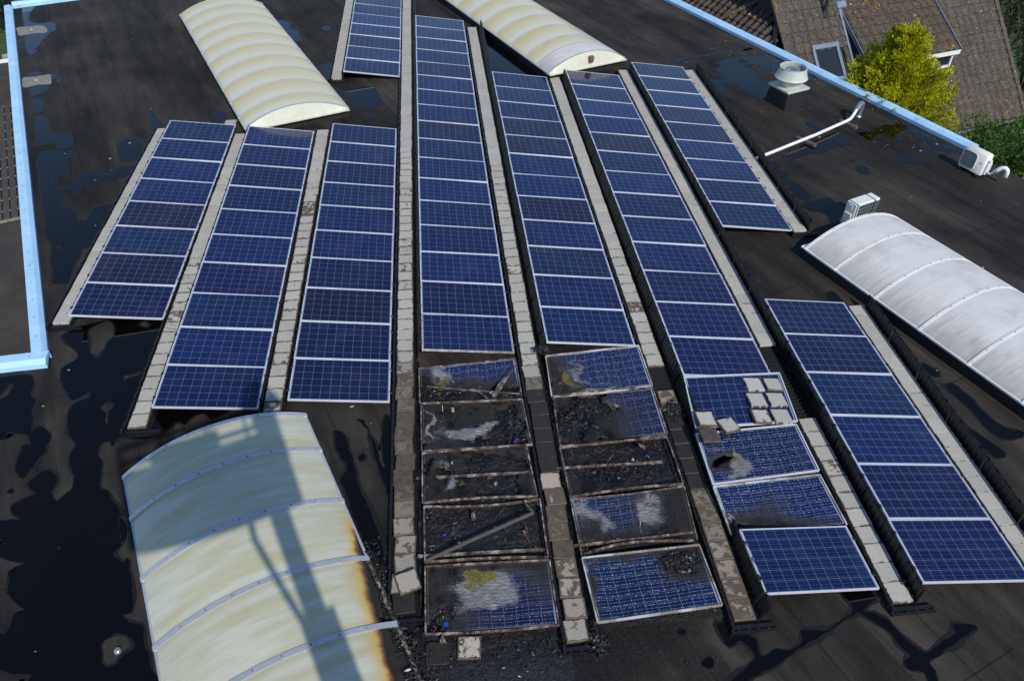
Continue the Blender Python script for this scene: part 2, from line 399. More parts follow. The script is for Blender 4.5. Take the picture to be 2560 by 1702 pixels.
def mat_coping(name, c1, c2):
    m = NT(name); p = m.pos()
    f = m.noise(p, 2.2, 6, 0.65); g = m.noise(p, 30, 4, 0.7)
    col = m.mix(m.step(f, 0.35, 0.7), c1, c2)
    col = m.mix(m.math('MULTIPLY', m.step(g, 0.66, 0.74), 0.6), col, (0.12, 0.14, 0.16))
    col = m.mix(m.math('MULTIPLY', m.step(m.noise(p, 4, 7, 0.78), 0.54, 0.70), 0.5), col, (0.10, 0.13, 0.15))
    m.P(base=col, rough=0.45, spec=0.4)
    return m.mat

def mat_tile(name, c1, c2, lichen=0.5):
    m = NT(name); p = m.pos(); rnd = m.n('ObjectInfo').outputs['Random']
    isl = m.n('NewGeometry').outputs['Random Per Island']
    r = m.math('ADD', 0.3, m.math('MULTIPLY', m.math('FRACT', m.math('ADD', rnd, isl)), 0.45))
    col = m.mix(r, c1, c2)
    col = m.mix(m.step(m.noise(m.map(p, scale=(1, 1, 0.22)), 16, 5, 0.7), 0.42, 0.66), col, (0.030, 0.027, 0.024))
    col = m.mix(m.math('MULTIPLY', m.step(m.noise(m.map(p, scale=(1, 1, 0.2), loc=(4, 4, 4)), 22, 3, 0.6), 0.55, 0.7), 0.7), col, (0.20, 0.155, 0.115))
    col = m.mix(m.math('MULTIPLY', m.step(m.noise(p, 26, 4, 0.7), 0.58, 0.7), 0.6), col, (0.21, 0.18, 0.14))
    zone = m.step(m.noise(p, 0.55, 3), 0.42, 0.62)
    li = m.math('MULTIPLY', m.step(m.noise(p, 6.5, 5, 0.7), 0.58, 0.65), zone)
    li = m.math('MULTIPLY', m.math('MAXIMUM', li, m.step(m.noise(p, 5.0, 3, 0.6), 0.70, 0.73)), lichen)
    col = m.mix(li, col, m.mix(m.noise(p, 40, 2), (0.40, 0.15, 0.02), (0.55, 0.30, 0.05)))
    wh = m.step(m.noise(p, 7.5, 1, 0.4), 0.765, 0.785)
    col = m.mix(wh, col, (0.5, 0.49, 0.46))
    m.P(base=col, rough=0.85, spec=0.25, normal=m.bump(m.noise(p, 60, 4), 0.4, 0.006))
    return m.mat

def mat_leaf(name, c1, c2, c3):
    m = NT(name); p = m.pos(); isl = m.n('NewGeometry').outputs['Random Per Island']
    col = m.mix(isl, c1, c2)
    col = m.mix(m.step(m.noise(p, 1.7, 3), 0.45, 0.65), col, m.mix(isl, c3, c1))
    m.P(base=col, rough=0.55, spec=0.3)
    tr = m.n('BsdfTranslucent'); m.set(tr.inputs[0], col)
    mx = m.n('MixShader'); mx.inputs[0].default_value = 0.28
    m.t.links.new(m.p.outputs[0], mx.inputs[1]); m.t.links.new(tr.outputs[0], mx.inputs[2]); m.t.links.new(mx.outputs[0], m.out.inputs[0])
    return m.mat

def mat_char():
    m = NT('char'); p = m.pos(); isl = m.n('NewGeometry').outputs['Random Per Island']
    fine = m.noise(p, 45, 5, 0.7)
    col = m.mix(m.step(fine, 0.4, 0.75), (0.005, 0.005, 0.0055), (0.026, 0.026, 0.028))
    def pick(lo, hi): return m.math('MULTIPLY', m.math('GREATER_THAN', isl, lo), m.math('LESS_THAN', isl, hi))
    col = m.mix(pick(0.935, 0.955), col, (0.018, 0.045, 0.22))
    col = m.mix(pick(0.955, 0.97), col, (0.22, 0.21, 0.20))
    col = m.mix(pick(0.97, 0.985), col, (0.10, 0.055, 0.03))
    col = m.mix(pick(0.985, 0.99), col, (0.55, 0.54, 0.52))
    m.P(base=col, rough=m.mix(isl, (0.25,)*3, (0.7,)*3), spec=0.45, normal=m.bump(fine, 0.6, 0.01))
    return m.mat

def mat_charbed():
    m = NT('char_bed'); p = m.pos()
    fine = m.noise(p, 34, 6, 0.75); mid = m.noise(p, 5, 5, 0.65)
    col = m.mix(m.step(fine, 0.42, 0.78), (0.0045, 0.0045, 0.005), (0.028, 0.028, 0.030))
    col = m.mix(m.math('MULTIPLY', m.step(mid, 0.6, 0.75), 0.5), col, (0.030, 0.024, 0.017))
    col = m.mix(m.math('MULTIPLY', m.step(m.noise(p, 75, 2, 0.5), 0.72, 0.78), 0.5), col, (0.16, 0.16, 0.16))
    col = m.mix(m.math('MULTIPLY', m.step(m.noise(p, 7.5, 3, 0.6), 0.70, 0.73), 0.8), col, (0.012, 0.035, 0.14))
    m.P(base=col, rough=0.42, spec=0.5, normal=m.bump(m.math('ADD', fine, mid), 0.9, 0.02))
    return m.mat

def mat_charmetal():
    m = NT('charred_aluminium'); p = m.pos()
    f = m.noise(p, 7, 6, 0.7); g = m.noise(p, 40, 3, 0.6)
    col = m.mix(m.step(f, 0.36, 0.50), (0.030, 0.022, 0.018), (0.17, 0.115, 0.080))
    col = m.mix(m.step(f, 0.50, 0.62), col, (0.46, 0.42, 0.38))
    col = m.mix(m.math('MULTIPLY', m.step(g, 0.55, 0.7), 0.5), col, (0.05, 0.035, 0.028))
    m.P(base=col, rough=0.5, metal=0.35, spec=0.5)
    return m.mat

def mat_frame():
    m = NT('anodised_frame'); p = m.pos()
    f = m.noise(p, 3, 5, 0.6)
    m.P(base=m.mix(m.step(f, 0.35, 0.7), (0.62, 0.64, 0.68), (0.72, 0.74, 0.77)), rough=0.38, metal=0.25, spec=0.5)
    return m.mat

def mat_heatframe():
    m = NT('heat_marked_frame'); p = m.pos()
    f = m.noise(p, 2.6, 5, 0.65)
    col = m.mix(m.step(f, 0.42, 0.6), (0.30, 0.26, 0.21), (0.62, 0.61, 0.60))
    col = m.mix(m.math('MULTIPLY', m.step(m.noise(p, 9, 4), 0.62, 0.7), 0.8), col, (0.08, 0.05, 0.03))
    m.P(base=col, rough=0.45, metal=0.2, spec=0.5)
    return m.mat

def mat_damp():
    m = NT('damp_felt'); p = m.pos(); f = m.noise(p, 3.0, 6, 0.65)
    m.P(base=m.mix(f, (0.0055, 0.0050, 0.0050), (0.0150, 0.0130, 0.0115)), rough=0.5, spec=0.3, normal=m.bump(m.noise(p, 26, 4), 0.15, 0.01))
    return m.mat
MT = dict(
    damp=mat_damp(),
    roof=mat_roof(), cells=mat_cells(), burnt=mat_burnt_cells(), paver=mat_paver(), water=mat_water(),
    vyel=mat_vault('yellow'), vaged=mat_vault('aged'), vwhite=mat_vault('white'),
    coping=mat_coping('blue_coping', (0.36, 0.60, 0.84), (0.44, 0.69, 0.92)),
    frame=mat_frame(), heat=mat_heatframe(), char=mat_char(), charbed=mat_charbed(), charmetal=mat_charmetal(),
    black=plain('black_plastic', (0.011, 0.011, 0.012), 0.42, var=0.4, scale=4, bump=0.1),
    backsheet=plain('backsheet', (0.30, 0.31, 0.34), 0.6),
    curb=plain('curb_felt', (0.020, 0.018, 0.018), 0.75, var=0.5),
    alu=plain('mill_aluminium', (0.52, 0.54, 0.58), 0.42, metal=0.45, var=0.15, scale=12, bump=0.05),
    bolt=plain('dark_bolt', (0.10, 0.10, 0.11), 0.4, metal=0.6),
    capw=plain('cream_end_cap', (0.62, 0.62, 0.50), 0.4, var=0.1),
    whitecap=plain('white_sheet', (0.74, 0.74, 0.73), 0.45, var=0.12, scale=3),
    tile=mat_tile('concrete_roof_tile', (0.062, 0.055, 0.047), (0.125, 0.110, 0.092), 0.45),
    tile2=mat_tile('dark_roof_tile', (0.050, 0.044, 0.038), (0.095, 0.082, 0.068), 0.5),
    tile3=mat_tile('lichened_roof_tile', (0.070, 0.056, 0.042), (0.120, 0.095, 0.070), 1.6),
    lead=plain('lead_flashing', (0.22, 0.26, 0.33), 0.55, metal=0.3, bump=0.4, bscale=14),
    wpaint=plain('white_paint', (0.76, 0.76, 0.74), 0.5, var=0.1),
    glass=plain('window_glass', (0.02, 0.025, 0.03), 0.05, var=0.2, bump=0.0),
    dark=plain('dark_cladding_and_shade', (0.012, 0.012, 0.015), 0.6),
    brick=plain('brown_brick', (0.16, 0.09, 0.06), 0.85, bscale=20, bump=0.5),
    conifer=mat_leaf('golden_conifer', (0.24, 0.27, 0.005), (0.70, 0.64, 0.008), (0.09, 0.125, 0.006)),
    laurel=mat_leaf('laurel_leaf', (0.030, 0.080, 0.010), (0.10, 0.19, 0.025), (0.018, 0.045, 0.008)),
    darkleaf=mat_leaf('dark_shrub_leaf', (0.030, 0.050, 0.014), (0.10, 0.12, 0.035), (0.016, 0.028, 0.010)),
    bark=plain('bark', (0.09, 0.06, 0.04), 0.9, bump=0.6, bscale=30),
    grass=plain('grass', (0.05, 0.09, 0.02), 0.9, var=0.5, scale=3, bump=0.6),
    asphalt=plain('asphalt', (0.11, 0.105, 0.10), 0.9, var=0.2, bump=0.4),
    wood=plain('weathered_wood', (0.10, 0.085, 0.075), 0.85, bump=0.4, bscale=40),
    pvc=plain('white_pvc', (0.84, 0.84, 0.83), 0.35, var=0.06, bump=0.0),
    fanp=plain('fan_paint', (0.50, 0.54, 0.48), 0.42, var=0.1, scale=5, bump=0.0),
    fand=plain('fan_dark', (0.10, 0.11, 0.12), 0.4, metal=0.3),
    acw=plain('ac_white', (0.72, 0.72, 0.68), 0.42, var=0.08, scale=8, bump=0.0),
    acg=plain('ac_grille', (0.30, 0.30, 0.285), 0.5, var=0.15, scale=20),
    teal=plain('coil_fins', (0.010, 0.060, 0.075), 0.45, metal=0.2, var=0.4, scale=8),
    red=plain('emblem_red', (0.16, 0.02, 0.03), 0.5, var=0.1),
    zinc=plain('zinc', (0.42, 0.45, 0.50), 0.32, metal=0.7, var=0.25, scale=9, bump=0.05),
    felt=plain('grey_felt', (0.25, 0.24, 0.205), 0.85, var=0.35, scale=9),
    rust=plain('brown_vent', (0.19, 0.10, 0.075), 0.7),
    carp=plain('silver_paint', (0.52, 0.53, 0.54), 0.3, metal=0.5, var=0.05, bump=0.0),
    rubber=plain('rubber', (0.015, 0.015, 0.015), 0.7),
    deck=plain('deck_board', (0.070, 0.058, 0.048), 0.85, var=0.4, scale=5, bump=0.4, bscale=30),
    lowroof=plain('old_felt', (0.030, 0.025, 0.022), 0.8, col2=(0.060, 0.046, 0.035), scale=1.4, bump=0.3),
    speck=plain('pale_litter', (0.42, 0.38, 0.30), 0.8, var=0.4, scale=3),
    wall=plain('render_wall', (0.30, 0.28, 0.25), 0.85),
    cloth=plain('dark_cloth', (0.03, 0.03, 0.04), 0.9),
    steel=plain('lift_steel', (0.35, 0.06, 0.04), 0.5, metal=0.1),
)
# ------------------------------------------------------------------ the setting
def sheet(name, pts, z, mat, parent=None, skirt=None):
    mb = MB(); n = len(pts)
    for p in pts: mb.v.append(Vector((p[0], p[1], z)))
    mb.face(range(n))
    if skirt is not None:
        for p in pts: mb.v.append(Vector((p[0], p[1], skirt)))
        for i in range(n):
            j = (i+1) % n; mb.face((i, n+i, n+j, j))
    return mb.build(name, mat, parent)
def BP(u, v): p = B(u, v); return (p.x, p.y)

GZ = -6.0
tag(sheet('ground', [(-400,-400),(400,-400),(400,400),(-400,400)], GZ, MT['grass']), kind='structure')
tag(sheet('road', [BP(-60,-16), BP(30,-16), BP(30,-5.2), BP(-60,-5.2)], GZ+0.004, MT['asphalt']), kind='structure')
tag(sheet('pavement', [BP(-60,-18.5), BP(30,-18.5), BP(30,-16.1), BP(-60,-16.1)], GZ+0.12, MT['felt'], skirt=GZ), kind='structure')

V0, V1, UFAR, UNEAR, UC = -1.83, 19.70, -16.5, 24.0, 4.42
roof_pts = [BP(UFAR, V0), BP(UC, V0), (-4.0, -5.06), (-16.0, -6.15), BP(UNEAR, -14), BP(UNEAR, V1), BP(UFAR, V1)]
flat_roof = sheet('flat_roof', roof_pts, 0.0, [MT['roof'], MT['wall']], skirt=GZ)
for p in flat_roof.data.polygons: p.material_index = 1 if abs(p.normal.z) < 0.5 else 0
if flat_roof.data.polygons[0].normal.z < 0: flat_roof.data.flip_normals()
tag(flat_roof, 'dark bitumen flat roof carrying the solar panel rows', kind='structure')

# blue metal copings on the roof edge: outer lip, sloping top, inner drop
def coping(label, path, w, h, flip=1):
    """path along the roof-side foot of the coping; w goes outwards"""
    t = thing('roof_coping', label, 'coping')
    path = [Vector(p) for p in path]
    prof = [(0, -0.02), (0, h*0.55), (w*0.30*flip, h), (w*flip, h*0.9), (w*flip, -0.25), (w*0.94*flip, -0.25), (w*0.93*flip, h*0.78), (0.02*flip, -0.02)]
    # lengths of sheet about 3 m, each its own part with a hairline joint
    for a, b in zip(path[:-1], path[1:]):
        L = (b-a).length; k = max(1, round(L/3.0))
        for i in range(k):
            p0 = a.lerp(b, i/k); p1 = a.lerp(b, (i+1)/k); d = (p1-p0).normalized()*0.004
            lift = Vector((0, 0, 0.003 if i % 2 else 0.0))
            mb = MB(); mb.sweep([p0+d+lift, p1-d+lift], prof if flip > 0 else prof)
            mb.build('coping_sheet', MT['coping'], t)
            if i:
                mb = MB(); mb.sweep([p0-d*3+Vector((0,0,.004)), p0+d*3+Vector((0,0,.004))], prof); mb.build('joint_cover', MT['coping'], t)
    mb = MB(); a, b = path[0], path[1]; d = (b-a).normalized(); sd = d.cross(Vector((0,0,1)))*flip
    for i in range(int((b-a).length/0.6)):
        mb.lathe([(0.012,0),(0.012,0.005),(0.004,0.008)], a+d*(0.3+i*0.6)+sd*w*0.62+Vector((0,0,h*0.96)), 7)
    tag(mb.build('fixings', MT['bolt'], t), kind='stuff')
    return t
coping('light blue metal coping running along the left roof edge', [B(UFAR, V0, 0.02), B(UC-0.26, V0, 0.02)], 0.25, 0.14, 1)
coping('short light blue coping returning left at the recess corner', [Vector((-0.10,-4.80,0.02)), Vector((-4.0,-5.14,0.02))], 0.30, 0.14, 1)
coping('blue metal coping on the right roof edge below the yellow conifer', [B(UFAR, V1, 0.0), B(6.42, V1, 0.0)], 0.27, 0.16, -1)
coping('light blue coping across the far left end of the roof', [B(UFAR, V0, 0.02), B(UFAR, V1-0.35, 0.02)], 0.30, 0.16, -1)

# lower roof inside the recess on the left
lr = sheet('lower_roof', [BP(-12.8,-12), BP(-12.8,V0-0.38), BP(UC+0.3,V0-0.38), BP(UC+1.6,-12)], -0.55, [MT['lowroof']], skirt=GZ)
if lr.data.polygons[0].normal.z < 0: lr.data.flip_normals()
tag(lr, 'dark lower roof inside the recess left of the blue coping', kind='structure')
ed = MB(); ed.bar([B(-12.85,-12,-0.47), B(-12.85,V0-0.4,-0.50)], 0.07, 0.10)
tag(ed.build('roof_edge_trim', MT['pvc']), 'pale trim on the far edge of the lower left roof', 'trim')
deck = thing('board_deck', 'grey board deck with dark gaps on the lower left roof', 'deck')
for i in range(11):
    v = V0-0.40-i*0.168
    mb = MB(); mb.cbox((0, -0.074, 0), (7.0, 0.074, 0.035), 0.008)
    o = mb.build('board', MT['deck'], deck); p = B(-9.2, v, -0.53); o.location = p; o.rotation_euler = (0, 0, math.atan2(BU.y, BU.x))
    mb = MB()
    for k in range(12):
        c = B(-9.0+k*0.58, v-0.084, -0.498); mb.box((-0.012,-0.02,0), (0.012,0.02,0.010), Matrix.Translation(c) @ Matrix.Rotation(BANG, 4, 'Z'))
    tag(mb.build('clips', MT['alu'], deck), kind='stuff')
mb = MB(); mb.bar([B(-2.15, V0-0.3, -0.50), B(-2.15, V0-3.0, -0.50)], 0.05, 0.05); mb.build('end_trim', MT['felt'], deck)

# puddles: traced as they lie on the membrane
def smooth_poly(pts, seed, jit=0.012):
    out = []; n = len(pts)
    for i in range(n):
        p0, p1, p2, p3 = [Vector((*pts[(i+k-1) % n], 0)) for k in range(4)]
        L = (p2-p1).length; k = max(2, min(14, int(L/0.05)))
        for j in range(k):
            t = j/k
            q = 0.5*((2*p1) + (p2-p0)*t + (2*p0-5*p1+4*p2-p3)*t*t + (3*p1-p0-3*p2+p3)*t*t*t)
            q.x += jit*2.0*fbm(q.x*7, q.y*7, seed, 3); q.y += jit*2.0*fbm(q.x*7, q.y*7, seed+50, 3)
            out.append(q)
    return out
PUDDLES = [
 ('beside the far left corner of the roof coping', [(-7.63,14.97),(-7.44,15.04),(-7.21,14.99),(-7.15,14.57),(-7.11,14.32),(-7.05,13.92),(-6.8,13.28),(-6.43,13.03),(-5.96,13.07),(-5.62,12.3),(-5.71,12.09),(-5.74,11.6),(-5.7,10.92),(-5.7,10.52),(-5.58,10.52),(-5.59,10.26),(-5.64,10.07),(-5.85,10.41),(-6.17,11.09),(-6.44,11.8),(-6.88,12.99),(-7.27,13.94)], []),
 ('right above the pale felt patch', [(-5.18,8.64),(-4.99,8.73),(-4.79,8.61),(-4.74,8.47),(-4.74,8.15),(-4.97,8.17),(-5.12,8.41)], []),
 ('at the right end of the pale felt patch', [(-4.6,8.36),(-4.47,8.52),(-4.3,8.51),(-4.26,8.28),(-4.27,8.11),(-4.33,7.94),(-4.48,8.01)], []),
 ('just below the pale felt patch', [(-4.81,7.71),(-4.54,7.69),(-4.21,7.55),(-4.2,7.39),(-4.21,7.23),(-4.36,7.03),(-4.48,6.85),(-4.61,7.16)], []),
 ('shaped like a rounded box beside the left coping', [(-4.38,6.67),(-4.28,6.76),(-4.14,6.7),(-3.99,6.38),(-3.86,5.97),(-3.83,5.8),(-3.97,5.79),(-4.06,5.85),(-4.21,6.2)], []),
 ('with a foot-like outline beside the left coping', [(-3.89,5.45),(-3.83,5.62),(-3.65,5.52),(-3.45,5.09),(-3.23,4.57),(-2.91,4.41),(-2.66,4.43),(-2.49,4.07),(-2.41,3.64),(-2.66,3.58),(-2.8,3.8),(-2.91,3.94),(-3.11,3.87),(-3.28,3.76),(-3.49,4.46),(-3.71,4.93)], []),
 ('largest blue one spreading along the left coping', [(-3.08,3.33),(-2.93,3.44),(-2.58,3.45),(-2.36,3.31),(-2.32,3.47),(-2.18,3.25),(-2.15,3.09),(-2.23,3.02),(-2.24,2.86),(-2.08,2.31),(-2.13,2.09),(-2.18,1.91),(-2.0,1.57),(-1.84,1.57),(-1.73,1.65),(-1.65,1.79),(-1.7,2.12),(-1.45,2.25),(-1.21,2.15),(-1.01,2.1),(-0.91,2.39),(-0.45,2.58),(-0.56,2.02),(-0.97,1.84),(-1.22,1.71),(-1.41,1.62),(-1.52,1.53),(-1.46,1.24),(-1.62,1.43),(-1.82,1.38),(-1.76,1.06),(-1.72,0.72),(-1.48,0.63),(-1.26,0.39),(-1.1,0.02),(-1.02,0.14),(-0.92,0.01),(-0.91,0.32),(-0.89,0.58),(-0.49,0.71),(-0.37,0.67),(-0.45,-0.7),(-0.6,-1.02),(-0.71,-1.07),(-0.65,-1.22),(-0.63,-1.85),(-0.57,-2.29),(-0.7,-2.26),(-0.85,-2.25),(-1.01,-1.81),(-1.19,-1.42),(-1.31,-0.96),(-1.59,-0.47),(-1.74,-0.09),(-1.81,0.15),(-2.22,1.1),(-2.57,1.98)], [[(-1.23,-0.97),(-1.2,-0.88),(-1.12,-0.97),(-1.16,-1.03)]]),
 ('small flame-shaped one beyond the leftmost panel row', [(-0.93,5.73),(-0.79,5.52),(-0.7,5.37),(-0.6,5.12),(-0.45,4.92),(-0.27,4.59),(-0.37,4.5),(-0.44,4.37),(-0.69,4.85),(-0.74,5.13)], []),
 ('squarish one left of the leftmost panel row', [(-1.26,3.79),(-1.18,3.91),(-1.1,4.04),(-0.91,3.93),(-0.75,3.88),(-0.54,3.35),(-0.51,2.94),(-0.69,2.8),(-0.87,2.75),(-0.98,2.91),(-1.09,3.24)], []),
 ('at the left foot of the left yellow skylight', [(0.85,5.43),(1.03,5.48),(1.25,5.15),(1.24,4.87),(1.13,4.93),(1.01,4.89)], []),
 ('chain-shaped one right of the left yellow skylight', [(1.7,12.61),(1.88,12.67),(2.13,12.35),(2.24,11.82),(2.46,11.65),(2.58,11.21),(2.72,10.64),(2.52,10.66),(2.34,10.95),(2.2,11.46),(2.04,11.76),(1.88,11.99)], []),
 ('tiny one left of the far panel row', [(3.29,11.88),(3.41,11.99),(3.55,11.86),(3.59,11.64),(3.5,11.5),(3.36,11.61)], []),
 ('at the near end of the far left paver strip', [(3.5,8.51),(3.68,8.62),(3.91,8.63),(3.86,7.49),(3.76,7.55),(3.62,7.91)], []),
 ('under the near end of the far panel row', [(3.99,6.86),(4.27,6.62),(4.54,6.6),(5.15,6.76),(5.35,6.21),(5.54,5.57),(5.25,5.35),(5.0,5.17),(4.73,5.44),(4.48,6.07),(4.19,6.52)], []),
 ('thin sliver before the third panel row', [(4.94,4.65),(5.14,4.85),(5.31,4.85),(5.35,4.66),(5.19,4.58),(5.05,4.53)], []),
 ('triangular one between the long row and the middle skylight', [(8.8,10.69),(9.03,10.07),(9.32,9.41),(9.74,8.6),(10.13,7.82),(10.37,7.1),(9.81,7.14),(9.11,7.14),(8.72,7.17),(8.75,8.0),(9.02,7.68),(9.15,7.55),(8.79,8.12),(8.75,8.49),(8.76,9.52)], []),
 ('thin ribbon beyond the right-hand far row', [(14.53,7.97),(14.99,8.21),(15.7,8.35),(16.08,8.53),(16.28,8.48),(15.91,8.33),(15.52,8.2),(14.98,8.07),(14.77,7.89),(14.48,7.81)], []),
 ('short ribbon beyond the roof fan', [(16.8,8.74),(17.19,8.75),(17.39,8.85),(17.52,8.76),(17.31,8.64),(16.82,8.62)], []),
 ('large grey-blue one beside the roof fan', [(15.86,7.73),(16.46,8.02),(16.99,8.18),(17.39,8.14),(17.71,8.29),(17.89,8.04),(18.03,7.49),(18.14,7.15),(17.76,7.12),(17.54,6.82),(17.34,6.9),(17.15,7.1),(17.14,7.43),(16.98,7.51),(16.73,7.4),(16.66,7.27),(16.86,7.0),(16.81,6.44),(16.92,5.89),(16.96,5.71),(16.58,4.88),(16.45,4.79),(16.25,5.25),(16.06,5.78),(15.87,6.04),(15.57,6.06),(15.56,5.71),(15.33,5.44),(15.27,5.56),(15.23,6.51),(15.52,6.37),(15.75,6.47),(15.75,6.78),(15.68,7.16),(15.91,7.4),(15.92,7.59)], [[(16.6,7.8),(16.79,7.89),(16.9,7.68),(16.71,7.56),(16.57,7.64)]]),
 ('small oval one right of the roof fan', [(18.28,6.5),(18.5,6.52),(18.56,6.36),(18.57,6.17),(18.41,6.05),(18.28,6.1),(18.19,6.2)], []),
 ('narrow one left of the far wooden block', [(17.08,3.42),(17.21,3.44),(17.27,3.29),(17.34,3.17),(17.35,2.91),(17.23,2.85),(17.13,3.08),(17.07,3.27)], []),
 ('oval one beside the far wooden block', [(17.68,3.56),(17.84,3.64),(17.92,3.59),(17.98,3.47),(18.01,3.34),(17.88,3.29),(17.77,3.28),(17.67,3.41)], []),
 ('under the white pipe', [(15.82,1.63),(16.19,1.9),(16.85,2.32),(17.04,2.37),(17.42,2.66),(17.71,2.74),(17.81,2.59),(17.81,2.27),(17.8,1.99),(17.57,2.05),(17.29,1.97),(16.94,1.73),(16.41,1.63),(16.02,1.48)], []),
 ('mirroring the yellow conifer beside the right coping', [(18.19,2.66),(18.47,2.71),(18.8,2.86),(19.0,2.96),(19.28,3.07),(19.44,3.0),(19.64,3.24),(19.77,3.08),(19.94,2.73),(20.09,2.36),(20.07,2.01),(20.18,1.86),(20.35,1.74),(20.37,1.51),(20.23,1.43),(20.09,1.43),(19.99,1.57),(19.83,1.62),(19.81,1.96),(19.62,2.15),(19.73,2.46),(19.58,2.55),(19.33,2.42),(19.32,2.14),(19.16,2.12),(19.08,2.23),(18.82,2.58),(18.41,2.22),(18.29,2.4)], []),
 ('lens-shaped one left of the far air conditioner', [(18.63,1.2),(18.83,1.34),(19.05,1.4),(19.12,1.28),(19.15,1.15),(19.16,0.99),(18.92,0.9),(18.74,0.96),(18.65,1.07)], []),
 ('small one touching the far air conditioner shadow', [(19.44,1.55),(19.57,1.64),(19.67,1.58),(19.74,1.46),(19.75,1.26),(19.64,1.21),(19.5,1.32),(19.42,1.42)], []),
 ('dark one beside the near end of the right paver strip', [(15.36,1.48),(15.46,1.31),(15.47,1.07),(15.43,0.92),(15.56,0.75),(15.39,0.39),(15.6,0.16),(15.67,-0.28),(15.51,-0.54),(15.35,-0.39),(15.33,0.25),(15.33,0.85)], []),
 ('traced together with shade beside the strapped air conditioner', [(15.35,-0.67),(15.76,-0.57),(16.09,-0.49),(16.15,-0.8),(16.03,-1.32),(15.71,-1.55),(15.73,-1.17),(15.43,-1.01),(15.34,-0.87)], []),  # dark water sheet also stands in for the unit's shade here
 ('tiny one in front of the far air conditioner', [(17.41,0.86),(17.61,0.9),(17.61,0.61),(17.5,0.51),(17.36,0.63)], []),
 ('teardrop one left of the white skylight', [(14.54,-4.03),(14.66,-3.99),(14.71,-4.17),(14.72,-4.34),(14.61,-4.33),(14.54,-4.25),(14.52,-4.15)], []),
 ('short comma-shaped one right of the near right strip', [(15.25,-6.21),(15.45,-6.15),(15.54,-6.32),(15.58,-6.42),(15.5,-6.49),(15.38,-6.4),(15.32,-6.34)], []),
 ('long winding one in front of the white skylight', [(15.56,-6.71),(15.68,-6.68),(15.77,-6.92),(15.83,-7.11),(15.84,-7.36),(15.94,-7.65),(16.09,-7.8),(16.25,-7.85),(16.17,-7.97),(15.87,-7.98),(15.79,-7.94),(15.71,-7.76),(15.69,-7.49),(15.63,-7.16),(15.54,-6.82)], []),
 ('winding one along the near right wind wall', [(15.29,-7.24),(15.36,-7.35),(15.38,-7.6),(15.47,-7.81),(15.65,-8.12),(15.67,-8.31),(15.5,-8.33),(15.41,-8.13),(15.41,-8.0),(15.31,-7.72),(15.29,-7.48)], []),
 ('near left black one at the frame edge', [(-1.05,-4.69),(-0.8,-4.68),(-0.6,-4.73),(-0.49,-4.9),(-0.27,-5.03),(-0.2,-5.19),(-0.18,-5.42),(-0.04,-5.6),(-0.04,-5.72),(0.02,-5.94),(0.09,-6.08),(0.13,-6.35),(0.07,-6.38),(-0.24,-6.3),(-0.2,-6.39),(-0.37,-6.47),(-0.69,-5.62),(-0.55,-5.49),(-0.53,-5.2),(-0.62,-5.15),(-0.68,-5.41),(-0.77,-5.44)], []),
 ('tall leaf-shaped black one at the lower left', [(0.2,-7.11),(0.15,-6.95),(0.15,-6.77),(0.15,-6.61),(0.25,-6.62),(0.14,-6.39),(0.23,-6.23),(0.36,-6.28),(0.48,-6.42),(0.52,-6.59),(0.48,-6.67),(0.53,-6.77),(0.48,-6.89),(0.46,-7.01),(0.41,-7.16),(0.39,-7.29),(0.28,-7.22)], []),
